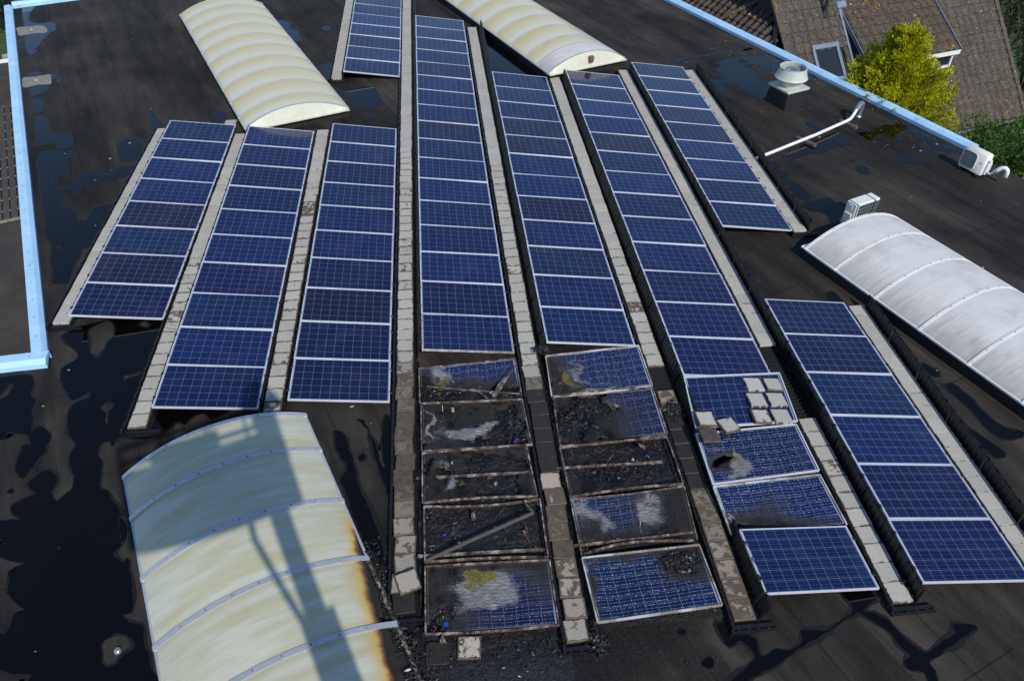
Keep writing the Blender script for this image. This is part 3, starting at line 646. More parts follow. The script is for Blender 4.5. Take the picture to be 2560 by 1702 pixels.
 ('largest black one filling the lower left of the roof', [(0.48,-7.4),(0.54,-7.29),(0.6,-7.19),(0.72,-7.19),(0.87,-7.32),(0.91,-7.47),(0.92,-7.66),(1.04,-7.79),(1.12,-7.64),(1.19,-7.59),(1.15,-7.38),(1.06,-7.19),(0.95,-6.97),(0.95,-6.78),(0.93,-6.62),(0.78,-6.45),(0.64,-6.06),(0.63,-5.75),(0.85,-5.63),(0.79,-5.47),(0.62,-5.65),(0.48,-5.52),(0.25,-5.16),(0.15,-4.84),(0.27,-4.69),(0.33,-4.5),(0.02,-4.14),(-0.13,-3.91),(0.2,-3.67),(0.82,-3.51),(1.62,-3.53),(1.63,-4.54),(1.61,-5.51),(1.68,-6.16),(2.2,-5.97),(3.25,-6.07),(3.15,-6.23),(2.99,-6.32),(2.84,-6.17),(2.66,-6.26),(2.59,-6.39),(2.43,-6.34),(2.31,-6.56),(2.13,-6.58),(2.05,-6.67),(1.6,-6.59),(1.56,-6.78),(1.48,-6.65),(1.34,-6.72),(1.41,-6.98),(1.5,-7.11),(1.49,-7.23),(1.53,-7.33),(1.6,-7.6),(1.77,-7.7),(1.86,-7.88),(1.96,-7.97),(2.02,-8.09),(2.05,-8.17),(2.07,-8.33),(2.15,-8.52),(2.2,-8.68),(2.11,-8.79),(2.21,-8.88),(2.29,-8.95),(2.35,-8.89),(2.41,-9.05),(2.47,-9.22),(2.54,-9.41),(2.6,-9.6),(2.6,-9.73),(2.51,-9.76),(2.63,-9.86),(2.82,-9.96),(2.88,-10.2),(2.97,-10.35),(3.05,-10.51),(3.13,-10.83),(1.7,-10.69),(1.62,-10.51),(1.57,-10.47),(1.33,-10.4),(1.11,-10.31),(0.95,-9.89),(1.06,-9.88),(1.1,-9.78),(1.1,-9.58),(1.22,-9.56),(1.07,-9.45),(0.89,-9.27),(0.84,-9.08),(0.76,-8.98),(0.81,-8.9),(0.96,-8.83),(0.74,-8.76),(0.62,-8.72),(0.5,-8.62),(0.44,-8.45),(0.58,-8.49),(0.45,-8.39),(0.39,-8.33),(0.31,-8.11),(0.46,-8.07),(0.61,-8.06),(0.46,-7.94),(0.41,-7.81),(0.58,-7.67),(0.66,-7.61)], [[(0.3,-3.9),(0.33,-3.73),(0.56,-3.57),(0.72,-3.7),(0.82,-4.06),(0.73,-4.18),(0.74,-4.41),(0.7,-4.63),(0.54,-4.5),(0.39,-4.17)],[(1.17,-3.72),(1.27,-3.62),(1.41,-3.74),(1.38,-3.85),(1.24,-3.82)],[(1.27,-5.14),(1.43,-5.08),(1.55,-5.05),(1.58,-5.12),(1.36,-5.21),(1.34,-5.3)],[(1.11,-5.86),(1.17,-5.75),(1.29,-5.81),(1.31,-5.92),(1.27,-5.99),(1.32,-6.23),(1.29,-6.25),(1.25,-6.02),(1.16,-5.96)],[(2.35,-10.16),(2.37,-10.08),(2.44,-10.04),(2.5,-10.01),(2.64,-10.03),(2.77,-10.15),(2.77,-10.25),(2.68,-10.31),(2.63,-10.36),(2.62,-10.42),(2.52,-10.47),(2.42,-10.4),(2.4,-10.27)],[(1.29,-8.59),(1.35,-8.6),(1.37,-8.68)],[(2.06,-8.23),(2.11,-8.22),(2.22,-8.45),(2.24,-8.58),(2.16,-8.55)]]),
 ('small black dot at the lower left', [(0.24,-7.53),(0.27,-7.49),(0.34,-7.54),(0.32,-7.57),(0.27,-7.56)], []),
 ('dark streak along the near yellow skylight', [(5.04,-6.78),(5.2,-6.86),(5.29,-7.19),(5.38,-7.45),(5.47,-7.91),(5.62,-8.3),(5.77,-8.69),(5.87,-9.06),(5.89,-9.31),(5.79,-9.3),(5.7,-9.19),(5.62,-9.01),(5.58,-8.88),(5.46,-8.58),(5.29,-8.01),(5.2,-7.74),(5.29,-7.56),(5.18,-7.31),(5.1,-7.17)], []),
 ('dark streak left of the burnt panels', [(5.38,-6.54),(5.5,-6.58),(5.59,-6.83),(5.68,-7.23),(5.76,-7.61),(5.89,-8.01),(5.95,-8.33),(5.97,-8.71),(5.96,-8.86),(6.02,-8.87),(6.0,-8.28),(6.0,-7.38),(5.95,-6.73),(5.86,-6.51),(5.81,-6.85),(5.83,-7.37),(5.87,-7.62),(5.81,-7.58),(5.73,-7.23),(5.62,-6.9),(5.48,-6.68)], []),
 ('small spot between the near yellow skylight and burnt panels', [(5.45,-7.36),(5.51,-7.31),(5.56,-7.36),(5.55,-7.42),(5.49,-7.42)], []),
 ('branching along the membrane seams at the lower right', [(10.25,-10.62),(10.5,-10.67),(10.58,-10.81),(10.68,-10.88),(10.66,-11.02),(10.68,-11.13),(10.82,-11.06),(10.9,-11.05),(11.07,-11.08),(11.22,-11.01),(11.28,-10.94),(11.29,-10.84),(11.38,-10.83),(11.61,-10.86),(11.8,-10.78),(12.05,-10.65),(12.09,-10.5),(12.05,-10.33),(12.28,-10.31),(12.47,-10.36),(12.44,-10.51),(12.22,-10.64),(12.36,-10.7),(12.47,-10.78),(12.52,-10.89),(12.56,-10.98),(12.65,-11.17),(12.76,-11.27),(12.85,-11.25),(13.07,-11.15),(13.31,-11.05),(13.28,-10.95),(13.47,-10.96),(13.62,-11.0),(13.44,-11.08),(13.28,-11.15),(12.98,-11.29),(12.74,-11.4),(12.76,-11.5),(12.71,-11.77),(12.62,-11.68),(12.61,-11.51),(12.45,-11.47),(12.44,-11.35),(12.55,-11.29),(12.48,-11.14),(12.42,-10.92),(12.3,-10.82),(12.17,-10.66),(12.08,-10.68),(11.62,-10.89),(11.38,-10.98),(11.03,-11.14),(10.74,-11.27),(10.43,-11.38),(10.14,-11.48),(10.1,-11.42),(10.44,-11.24),(10.57,-11.13),(10.58,-11.05),(10.48,-10.88),(10.4,-10.91),(10.31,-10.95),(10.26,-10.88),(10.24,-10.77)], []),
 ('round dark spot at the lower right', [(9.89,-11.11),(9.96,-11.06),(10.03,-11.07),(10.05,-11.13),(10.0,-11.19),(9.93,-11.18),(9.9,-11.15)], []),
 ('small dark spot below the crazed panel', [(9.7,-10.69),(9.76,-10.67),(9.81,-10.7),(9.78,-10.74),(9.72,-10.74)], []),
]
WORDS = {}
for k, (name, outer, holes) in enumerate(PUDDLES):
    loops = [smooth_poly(outer, k)] + [smooth_poly(h, k+0.5) for h in holes]
    tris = tessellate_polygon(loops)
    flat = [q for l in loops for q in l]
    mb = MB(); zz = 0.004 + 0.0004*(k % 5)
    for q in flat: mb.v.append(Vector((q.x, q.y, zz)))
    for t in tris:
        a, b, c = [mb.v[i] for i in t]
        if (b-a).cross(c-a).length < 1e-9: continue
        mb.face(t if (b-a).cross(c-a).z > 0 else t[::-1])
    o = mb.build('puddle', MT['water'])
    tag(o, 'puddle of rainwater on the roof, ' + name, kind='structure')
    dl = []
    for li, lp_ in enumerate(loops):
        n = len(lp_); ar = sum(lp_[i].x*lp_[(i+1) % n].y-lp_[(i+1) % n].x*lp_[i].y for i in range(n)); sg = (1 if ar > 0 else -1)*(1 if li == 0 else -1)
        out = []
        for i in range(0, n, 2):
            t_ = (lp_[(i+2) % n]-lp_[i-2]); t_.z = 0
            if t_.length < 1e-6: continue
            t_.normalize(); w_ = max(0.012, 0.038+0.050*fbm(lp_[i].x*2.3, lp_[i].y*2.3, k+3.0, 4))
            out.append(lp_[i]+Vector((t_.y, -t_.x, 0))*sg*w_)
        if len(out) > 3: dl.append(out)
    flat = [q for l in dl for q in l]; mb = MB()
    for q in flat: mb.v.append(Vector((q.x, q.y, 0.002)))
    for t in tessellate_polygon(dl):
        a, b, c = [mb.v[i] for i in t]
        if (b-a).cross(c-a).length < 1e-9: continue
        mb.face(t if (b-a).cross(c-a).z > 0 else t[::-1])
    mb.build('damp_margin', MT['damp'], o)
# ------------------------------------------------------------------ barrel skylights
RISE = 0.43; ZC = 0.25
def arch(v0, v1, a, dz=0.0):
    """point of the arch across the vault, a in 0..1"""
    rise = RISE; w = (v1-v0)/2; r = (w*w+rise*rise)/(2*rise); A = math.asin(w/r); t = -A+2*A*a
    return ((v0+v1)/2 + (r+dz)*math.sin(t), ZC + (r+dz)*math.cos(t) - (r-rise))
def skylight(label, joints, v0, v1, sheet_mat, far_cap, near_cap, rise=0.43, burn=None, bolts=True, special=None, strip=0.075, strip_mat='alu'):
    t = thing('barrel_skylight', label, 'skylight', B((joints[0]+joints[-1])/2, (v0+v1)/2), 0, 'barrel skylights on the flat roof')
    global RISE
    RISE = rise
    def W(u, v, z): return B(u, v, z) - t.location
    NA = 28
    # curb
    mb = MB(); ua, ub = joints[0], joints[-1]
    outer = [(ua, v0), (ub, v0), (ub, v1), (ua, v1)]
    for i in range(4):
        (a0, b0), (a1, b1) = outer[i], outer[(i+1) % 4]
        mb.quad(W(a0,b0,0), W(a1,b1,0), W(a1,b1,ZC-0.02), W(a0,b0,ZC-0.02))
    mb.quad(*[W(a, b, ZC-0.02) for a, b in outer])
    mb.build('curb', MT['curb'], t)
    for s, vv in ((-1, v0), (1, v1)):
        um = 10.85 if (burn and s > 0) else ub
        mb = MB(); mb.bar([W(ua, vv, ZC), W(um, vv, ZC)], 0.035, 0.035); mb.build('edge_rail', MT[strip_mat], t)
        if um < ub:
            mb = MB(); mb.bar([W(um+(ub-um)*i/24, vv+0.012*fbm(i*.9, 2, 5), ZC+0.012*fbm(i*.7, 1, 3)) for i in range(25)], 0.04, 0.035); mb.build('edge_rail', MT['charmetal'], t)
    for i in range(len(joints)-1):
        u0, u1 = joints[i], joints[i+1]
        NU = 8 if burn is None else 30; NB = NA if burn is None else 120
        mb = MB(); uvs = []; bv = []
        for a in range(NU+1):
            uu = u0+(u1-u0)*a/NU
            for b in range(NB+1):
                vv, zz = arch(v0, v1, b/NB)
                bulge = 0.012*math.sin(PI*a/NU)
                mb.v.append(W(uu, vv, zz+bulge)); uvs.append((b/NB, a/NU))
                bv.append(burn(uu, b/NB) if burn else 0.0)
        for a in range(NU):
            for b in range(NB):
                q = (a*(NB+1)+b, a*(NB+1)+b+1, (a+1)*(NB+1)+b+1, (a+1)*(NB+1)+b)
                if burn and max(bv[j] for j in q) > 1.0: continue
                mb.face(q)
        smat = special if (special is not None and i == len(joints)-2) else sheet_mat
        me = mb.mesh('vault_sheet', MT[smat], True)
        if me.polygons[0].normal.z < 0: me.flip_normals()
        ul = me.uv_layers.new(name='UVMap')
        for lp in me.loops: ul.data[lp.index].uv = uvs[lp.vertex_index]
        if burn:
            at = me.attributes.new('burn', 'FLOAT', 'POINT')
            at.data.foreach_set('value', [min(1, max(0, x)) for x in bv])
        obj('vault_sheet', me, t)
    for i, u in enumerate(joints):
        mb = MB(); last = i in (0, len(joints)-1)
        hw = strip/2
        for b in range(NA*2):
            ps = []
            for (du, dz) in ((-hw, 0.014), (hw, 0.014)):
                for bb in (b, b+1):
                    vv, zz = arch(v0-0.02, v1+0.02, bb/(NA*2), dz=dz); ps.append(W(u+du, vv, zz))
            mb.quad(ps[0], ps[2], ps[3], ps[1])
            for du, k0, k1 in ((-hw, 0, 1), (hw, 2, 3)):
                lo = []
                for bb in (b, b+1):
                    vv, zz = arch(v0-0.02, v1+0.02, bb/(NA*2), dz=-0.004); lo.append(W(u+du, vv, zz))
                mb.quad(ps[k0], ps[k1], lo[1], lo[0])
        st = mb.build('joint_strip', MT[strip_mat], t)
        if bolts:
            mb = MB()
            for k in range(9):
                vv, zz = arch(v0, v1, 0.03+0.94*k/8, dz=0.014); c = W(u, vv, zz)
                mb.lathe([(0.011, 0), (0.011, 0.008), (0.006, 0.012)], c, 8)
            tag(mb.build('bolts', MT['bolt'], st), kind='stuff')
    for u, on, sg in ((joints[0], far_cap, -1), (joints[-1], near_cap, 1)):
        if not on: continue
        mb = MB()
        for b in range(NA):
            va, za = arch(v0, v1, b/NA); vb, zb = arch(v0, v1, (b+1)/NA)
            mb.quad(W(u+sg*0.10, va, ZC-0.01), W(u+sg*0.10, vb, ZC-0.01), W(u+sg*0.02, vb, zb), W(u+sg*0.02, va, za))
        mb.bar([W(u+sg*0.11, v0, ZC-0.01), W(u+sg*0.11, v1, ZC-0.01)], 0.035, 0.035)
        mb.build('end_cap', MT[on], t)
    return t
J1 = [-12.35+0.0] + [-11.51+i*1.0075 for i in range(9)] + [-2.78]
skylight('long yellowed barrel skylight at the upper left behind the short rows', J1, 3.28, 6.08, 'vyel', 'capw', 'capw', rise=0.38, bolts=False, strip=0.035)
s2 = skylight('yellowed barrel skylight at the top centre with a white end sheet', [-12.0+i*1.03 for i in range(9)]+[-3.05, -2.35], 12.12, 14.86, 'vyel', 'capw', 'capw', bolts=False, special='vwhite', strip=0.035)
mb = MB(); mb.cbox((-0.06, -0.075, -0.09), (0.05, 0.075, 0.09), 0.015)
vent = mb.build('cap_vent', MT['rust'], s2); vent.location = B(-2.235, 13.55, 0.49)-s2.location; vent.rotation_euler = (0, 0.15, math.atan2(BU.y, BU.x))
skylight('dirty white barrel skylight at the right edge', [8.02, 8.84]+[9.88+i*1.05 for i in range(8)], 12.42, 15.10, 'vwhite', 'whitecap', None, rise=0.38, strip=0.055, strip_mat='whitecap')
def burn4(u, a):
    x = (u-10.3)/1.3
    x = max(0.0, min(1.15, x))
    n = fbm(u*2.3, a*9.0, 1.0, 4)*0.5
    edge = 1.0 - (0.012 + 0.085*max(0, min(1.3, (u-10.9)/1.6))**0.8)          # where the sheet is eaten away
    d = edge - a + 0.020*n
    if u < 9.6: return 0.0
    k = max(0.0, min(1.0, (u-9.6)/1.2))
    if d < 0: return 1.2 if k > 0.7 else 0.9*k
    return k*math.exp(-d/0.062)*(0.99+0.1*n)
skylight('near yellowed barrel skylight with scorched right edge and crane shadow', [7.86, 8.68]+[9.76+i*1.07 for i in range(6)], -0.95, 1.80, 'vaged', None, None, burn=burn4)
# ------------------------------------------------------------------ solar panels
PW, PD, PITCH, TILT, Z0 = 1.65, 0.997, 1.0066, 0.13, 0.13
ROWX = {'A':0.0425,'B':2.137,'C':4.2906,'C2':4.3489,'D':6.4917,'E':8.7059,'F':10.9041,'G':12.9836,'H':13.0118}
ROWY = {'A':4.282,'B':3.769,'C':3.732,'C2':7.196,'D':11.794,'E':6.767,'F':6.718,'G':7.140,'H':-4.474}
ROWN = {'A':8,'B':10,'C':10,'C2':9,'D':17,'E':12,'F':13,'G':9,'H':6}
RNAME = {'A':'the leftmost panel row','B':'the second row from left','C':'the third row from left',
  'C2':'the short far row','D':'the longest panel row','E':'the row after the longest',
  'F':'the second row from right','G':'the far right row','H':'the near right-edge row'}
ORD = ['first','second','third','fourth','fifth','sixth','seventh','eighth','ninth','tenth','eleventh','twelfth','thirteenth','fourteenth','fifteenth','sixteenth','seventeenth']
LIP = 0.015; TH = 0.038
def frame_mesh(name, mat):
    mb = MB()
    # local: x 0..PW to the right, y 0..-PD towards the viewer, z up (top of frame = 0)
    for lo, hi in (((0,-LIP,-TH),(PW,0,0)), ((0,-PD,-TH),(PW,-PD+LIP,0)), ((0,-PD+LIP,-TH),(LIP,-LIP,0)), ((PW-LIP,-PD+LIP,-TH),(PW,-LIP,0))):
        mb.box(lo, hi)
    return mb.mesh(name, mat)
def glass_mesh(name, mat):
    mb = MB()
    x0, x1, y0, y1 = LIP, PW-LIP, -LIP, -PD+LIP
    mb.quad((x0,y1,-0.004),(x1,y1,-0.004),(x1,y0,-0.004),(x0,y0,-0.004))
    mb.quad((x0,y0,-0.012),(x1,y0,-0.012),(x1,y1,-0.012),(x0,y1,-0.012), 1)
    me = mb.mesh(name, [mat, MT['backsheet']])
    ul = me.uv_layers.new(name='UVMap')
    for lp in me.loops:
        v = me.vertices[lp.vertex_index].co
        ul.data[lp.index].uv = ((v.x-x0)/(x1-x0), (y0-v.y)/(y0-y1))
    return me
FRAME_ME = frame_mesh('frame', MT['frame']); FRAME_HEAT = frame_mesh('frame', MT['heat']); GLASS_ME = glass_mesh('glass', MT['cells'])
CLIP = MB(); CLIP.cbox((-0.02,-0.03,-0.03),(0.02,0.03,0.012),0.006); CLIP_ME = CLIP.mesh('clip', MT['black'])
rowT = math.sin(TILT)*PW
def panel_matrix(x, y, zl=None, zr=None):
    return Matrix.Translation((x, y, Z0+rowT)) @ Matrix.Rotation(TILT, 4, 'Y')
def add_panel(label, mat, heat=False, clips=True):
    t = thing('solar_panel', label, 'solar panel', group='blue solar panels in rows on the roof')
    t.matrix_world = mat
    obj('frame', FRAME_HEAT if heat else FRAME_ME, t); obj('glass', GLASS_ME, t)
    if clips:
        for x in (-0.012, PW+0.012):
            for y in (-0.22, -0.78):
                c = obj('clip', CLIP_ME, t); c.location = (x, y, 0)
    return t
for r in ('A','B','C','C2','D','E','F','G','H'):
    for i in range(ROWN[r]):
        n = ROWN[r]
        x = ROWX[r]; yoff = 0
        if r == 'C2': y = ROWY[r] + (n-i)*PITCH; lab = 'blue solar panel, %s from the near end of %s' % (ORD[n-1-i], RNAME[r])
        else: y = ROWY[r] - i*PITCH; lab = 'blue solar panel, %s from the far end of %s' % (ORD[i], RNAME[r])
        jx, jy, jr = random.uniform(-.004,.004), random.uniform(-.002,.002), random.uniform(-.0015,.0015)
        m = Matrix.Translation((jx, jy, 0)) @ panel_matrix(x, y) @ Matrix.Rotation(jr, 4, 'Z') @ Matrix.Rotation(random.uniform(-.007,.007), 4, 'Y') @ Matrix.Rotation(random.uniform(-.006,.006), 4, 'X')
        add_panel(lab, m, heat=(r == 'D' and i == 16))

# ------------------------------------------------------------------ ballast trays with wind walls
STRIP = {'s0':(-0.38, 4.36, -3.66), 's1':(1.715, 3.87, -6.48), 's2':(3.835, 3.92, -6.40), 's2b':(3.945, 15.7, 7.25), 's3':(6.025, 15.4, -10.15),
         's4':(8.24, 11.23, -10.74), 's5':(10.445, 6.80, -10.66), 's6':(12.62, 7.18, -10.62), 's7':(14.655, 7.02, -1.90), 's8':(14.72, -4.53, -12.0)}
SNAME = {'s0':'left of the leftmost panel row','s1':'between the two leftmost rows','s2':'left of the third row',
  's2b':'left of the short far row','s3':'left of the longest panel row','s4':'right of the longest panel row','s5':'left of the row second from the right',
  's6':'right of the row second from the right','s7':'right of the short far right row','s8':'right of the row at the right edge'}
PT = 0.09                                                       # top of the pavers
def wall_mesh(L, x0, x1, zt, seed):
    """ribbed plastic wind wall, local y 0..-L, leaning from (x0,z0.03) to (x1,zt)"""
    mb = MB(); n = max(4, int(L/0.028)); rnd = random.Random(seed)
    rows = [0.0, 0.25, 0.5, 0.75, 1.0]
    for j in range(n+1):
        y = -L*j/n; ph = (j % 4)
        d = 0.014 if ph in (0, 1) else -0.004
        for t in rows:
            x = x0+(x1-x0)*t + d; z = 0.03+(zt-0.03)*t
            if t == 1.0: z += (0.022 if (j % 9) < 3 else 0.0) + rnd.uniform(-.004,.004)
            mb.v.append(Vector((x, y, z)))
    k = len(rows)
    for j in range(n):
        for i in range(k-1): mb.face((j*k+i, j*k+i+1, (j+1)*k+i+1, (j+1)*k+i))
    # top flange
    mb.box((x1-0.015, -L+0.003, zt-0.018), (x1+0.035, -0.003, zt-0.008))
    return mb.mesh('wind_panel', MT['black'])
def tray(key, wall_to=None, wallx=None, wall_y=None):
    x, ya, yb = STRIP[key]
    t = thing('ballast_tray', 'black plastic tray under the paver strip '+SNAME[key], 'ballast tray', (x, ya, 0), 0, 'black ballast trays between panel rows')
    L = ya-yb
    mb = MB()
    mb.box((-0.055, -L-0.05, 0.006), (0.36, 0.02, 0.018))
    n = int(L/0.085)
    for i in range(n):
        y = -(i+0.5)*L/n
        mb.box((-0.03, y-0.013, 0.018), (0.33, y+0.013, 0.042))
    mb.build('ribbed_base', MT['black'], t)
    mb = MB(); nn = int(L/0.11)                                  # low toothed lip carrying the low panel edge
    for i in range(nn):
        y = -(i+0.5)*L/nn; h = 0.105 + (0.018 if i % 3 == 0 else 0.0)
        mb.box((-0.058, y-0.05, 0.006), (-0.022, y+0.047, h))
    mb.build('low_lip', MT['black'], t)
    mb = MB()                                                    # open-work end piece at the near end
    for i in range(4): mb.box((0.02+i*0.13, -L-0.13, 0.006), (0.055+i*0.13, -L-0.045, 0.04+0.02*(i % 2)))
    mb.box((-0.06, -L-0.14, 0.006), (0.56, -L-0.12, 0.05)); mb.box((-0.06, -L-0.10, 0.03), (0.54, -L-0.05, 0.065))
    mb.box((-0.07, -L-0.12, 0.0), (-0.03, -L-0.04, 0.13))
    mb.build('end_piece', MT['black'], t)
    if wallx is not None:
        k = 0
        for (y1, y0, hz_) in (wall_y if wall_y else [(ya, yb, 0.0)]):
            y = y1
            while y > y0+0.2:
                Lw = min(PITCH, y-y0)
                w = obj('wind_panel', wall_mesh(Lw-0.006, 0.345, wallx-x-0.02, Z0+rowT-0.012-hz_, k), t)
                w.location = (0, y-ya, 0); y -= PITCH; k += 1
    return t
WX = {'s0':ROWX['A'],'s1':ROWX['B'],'s2':ROWX['C'],'s2b':ROWX['C2'],'s3':ROWX['D'],'s4':ROWX['E'],'s5':ROWX['F'],'s6':ROWX['G'],'s7':15.02,'s8':15.09}
for k in STRIP:
    wy = None
    if k == 's3': wy = [(15.4, -5.25, 0)]
    if k == 's4': wy = [(11.23, -5.25, 0)]
    if k in ('s1','s2','s0'): wy = [(STRIP[k][1], STRIP[k][2]+0.15, 0)]
    if k == 's5': wy = [(6.8, -7.40, 0), (-7.40, -9.42, .16), (-9.42, -10.66, 0)]
    tray(k, None, WX[k], wy)

# ------------------------------------------------------------------ concrete pavers
PS = 0.296
def paver_mesh():
    mb = MB(); mb.cbox((-PS/2,-PS/2,0),(PS/2,PS/2,0.045),0.006)
    me = mb.mesh('paver', MT['paver'])
    ul = me.uv_layers.new(name='UVMap')
    for lp in me.loops:
        v = me.vertices[lp.vertex_index].co; ul.data[lp.index].uv = (v.x/PS+0.5, v.y/PS+0.5)
    return me
PAVER_ME = paver_mesh()
def smst(a, b, x):
    t = max(0.0, min(1.0, (x-a)/(b-a))); return t*t*(3-2*t)
rp = random.Random(21); P_ALL = []
def wetness(k, y):
    w = {'s0':0.10,'s2b':0.0,'s7':0.05,'s8':0.06}.get(k)
    if w is not None: return w*rp.random()
    if k == 's1': return 0.12 + 0.31*smst(-0.5, -3.0, y)
    if k == 's2': return 0.06 + 0.39*smst(2.2, 0.0, y)
    if k == 's3': return 0.04 + 0.39*smst(4.0, 2.0, y) + 0.30*smst(-5.2, -6.0, y)*(1-0.55*smst(-8.2,-8.5,y))
    if k == 's4': return 0.04 + 0.35*smst(3.2, 0.5, y) + 0.50*smst(-8.35, -8.5, y)*(1-0.5*smst(-9.5,-9.8,y))
    if k == 's5': return 0.02 + 0.39*smst(-1.0, -3.0, y) + 0.30*smst(-6.3, -6.6, y)
    if k == 's6': return 0.06 + 0.24*smst(-6.6, -7.8, y)
    return 0.1
def sootness(k, y):
    if k == 's3': return 0.36*smst(-5.0,-6.0,y)*(1-0.6*smst(-8.3,-8.8,y)) + 0.75*smst(-9.75,-9.95,y)
    if k == 's4': return max(0.0, 0.92*smst(-5.6,-6.6,y)*(1-smst(-7.95,-8.2,y)) + 0.30*smst(-8.4,-8.6,y)*(1-0.6*smst(-9.5,-9.75,y)))
    if k == 's5': return 0.25*smst(-6.3,-6.8,y) + 0.55*smst(-6.9,-7.2,y)*(1-smst(-8.4,-8.6,y)) - 0.08*smst(-9.2,-9.5,y)
    return 0.0
GAPS = {'s5':(-5.72,-6.36), 's6':(-5.44,-7.26)}
for k, (x, ya, yb) in STRIP.items():
    n = int(round((ya-yb)/0.300)); st = (ya-yb)/n
    for i in range(n):
        y = ya-(i+0.5)*st
        if k in GAPS and GAPS[k][1] < y < GAPS[k][0]: continue
        soot = max(0.0, sootness(k, y)); wet = max(0.0, wetness(k, y)+rp.uniform(-.13,.15))
        if rp.random() < 0.10 and wet > 0.3: wet += 0.25
        warm = 0.0
        if k in ('s3','s4','s5') and y < -6.0: warm = rp.uniform(0.0, 0.6)
        burnt = k in ('s3','s4') and y < -5.5
        j = 0.022 if burnt else 0.005
        P_ALL.append(dict(k=k, loc=Vector((x+0.15+rp.uniform(-j,j), y+rp.uniform(-.002,.002), PT-0.045+rp.uniform(0,.004)+(rp.uniform(0,.02) if burnt else 0))),
             rot=(rp.uniform(-.03,.03) if burnt else rp.uniform(-.006,.006), rp.uniform(-.03,.03) if burnt else 0, rp.uniform(-.07,.07) if burnt else rp.uniform(-.008,.008)), wet=wet, soot=soot, warm=warm))
P_ALL.sort(key=lambda d: (d['loc']-CAM).length)
rest = []
def put_paver(d, label, group):
    o = obj('paver', PAVER_ME); o.location = d['loc']; o.rotation_euler = d['rot']
    o.color = (d['wet'], d['soot'], d['warm'], 1)
    return tag(o, label, 'paver', group)
def nth(n): return '%d%s' % (n, 'th' if 10 <= n % 100 <= 20 else {1:'st',2:'nd',3:'rd'}.get(n % 10, 'th'))
for k in STRIP:
    for i, d in enumerate(sorted([d for d in P_ALL if d['k'] == k], key=lambda d: d['loc'].y)): d['i'] = i+1
for q, d in enumerate(P_ALL):
    if q < 288:
        look = 'sooty paver' if d['soot'] > 0.5 else 'smoke-stained paver' if d['soot'] > 0.12 else 'wet-edged paver' if d['wet'] > 0.3 else 'pale paver'
        put_paver(d, look + ', %s from the near end, strip ' % nth(d['i']) + SNAME[d['k']], 'pavers in the ballast strips')
    else: rest.append(d)
bm = bmesh.new()
for d in rest:
    b2 = bmesh.new(); b2.from_mesh(PAVER_ME)
    b2.transform(Matrix.Translation(d['loc']) @ Matrix.Rotation(d['rot'][2], 4, 'Z'))
    tmp = bpy.data.meshes.new('tmp'); b2.to_mesh(tmp); b2.free(); bm.from_mesh(tmp); bpy.data.meshes.remove(tmp)
me = bpy.data.meshes.new('far_pavers'); bm.to_mesh(me); bm.free(); me.materials.append(MT['paver'])
o = obj('far_pavers', me); o.color = (0.04, 0, 0, 1)
tag(o, 'far pale concrete pavers continuing the ballast strips towards the back', 'pavers', kind='stuff')

# loose pavers
def fz(x): return Z0 + rowT*(1-(x-10.904)/1.636) + 0.004
LOOSE = [((12.08,-6.60),.02,.12,0,'dry loose paver on the paver-laden panel, far left of the block of six'),
 ((12.43,-6.59),-.03,.45,0,'wet-edged loose paver on the paver-laden panel, far right of the block of six'),
 ((12.00,-6.97),.03,.22,0,'loose paver on the paver-laden panel, middle left of the block of six'),
 ((12.36,-6.95),.0,.10,0,'clean loose paver on the paver-laden panel, middle right of the block of six'),
 ((11.94,-7.34),-.02,.55,0,'dark-edged loose paver on the paver-laden panel, near left of the block of six'),
 ((12.30,-7.33),.02,.08,0,'clean loose paver on the paver-laden panel, near right of the block of six'),
 ((10.97,-7.42),.03,.48,0,'wet-edged loose paver on the left corner of the paver-laden panel'),
 ((11.31,-7.55),.30,.50,0,'loose paver lying askew across the edge of the paver-laden panel'),
 ((10.93,-7.76),.05,.9,.45,'dark wet loose paver lying on the crazed panel below the paver-laden one')]
for (x, y), rz, wet, soot, lab in LOOSE:
    d = dict(loc=Vector((x, y, fz(x)+0.012)), rot=(0, TILT, rz), wet=wet, soot=soot, warm=0)
    put_paver(d, lab, 'loose pavers on the damaged panels')
put_paver(dict(loc=Vector((6.60,-10.70,0.012)), rot=(0,0,-.03), wet=.95, soot=.8, warm=0), 'black sooty paver lying on the roof below the burnt panels', 'pavers dropped on the roof')
put_paver(dict(loc=Vector((7.00,-10.66,0.012)), rot=(.04,0,-.08), wet=.62, soot=0, warm=.2), 'blotchy brown and white paver lying on the roof below the burnt panels', 'pavers dropped on the roof')
put_paver(dict(loc=Vector((6.235,-9.72,0.125)), rot=(.05,-.06,.28), wet=.45, soot=.1, warm=.3), 'blotchy paver tilted askew on top of the burnt strip', 'pavers dropped on the roof')
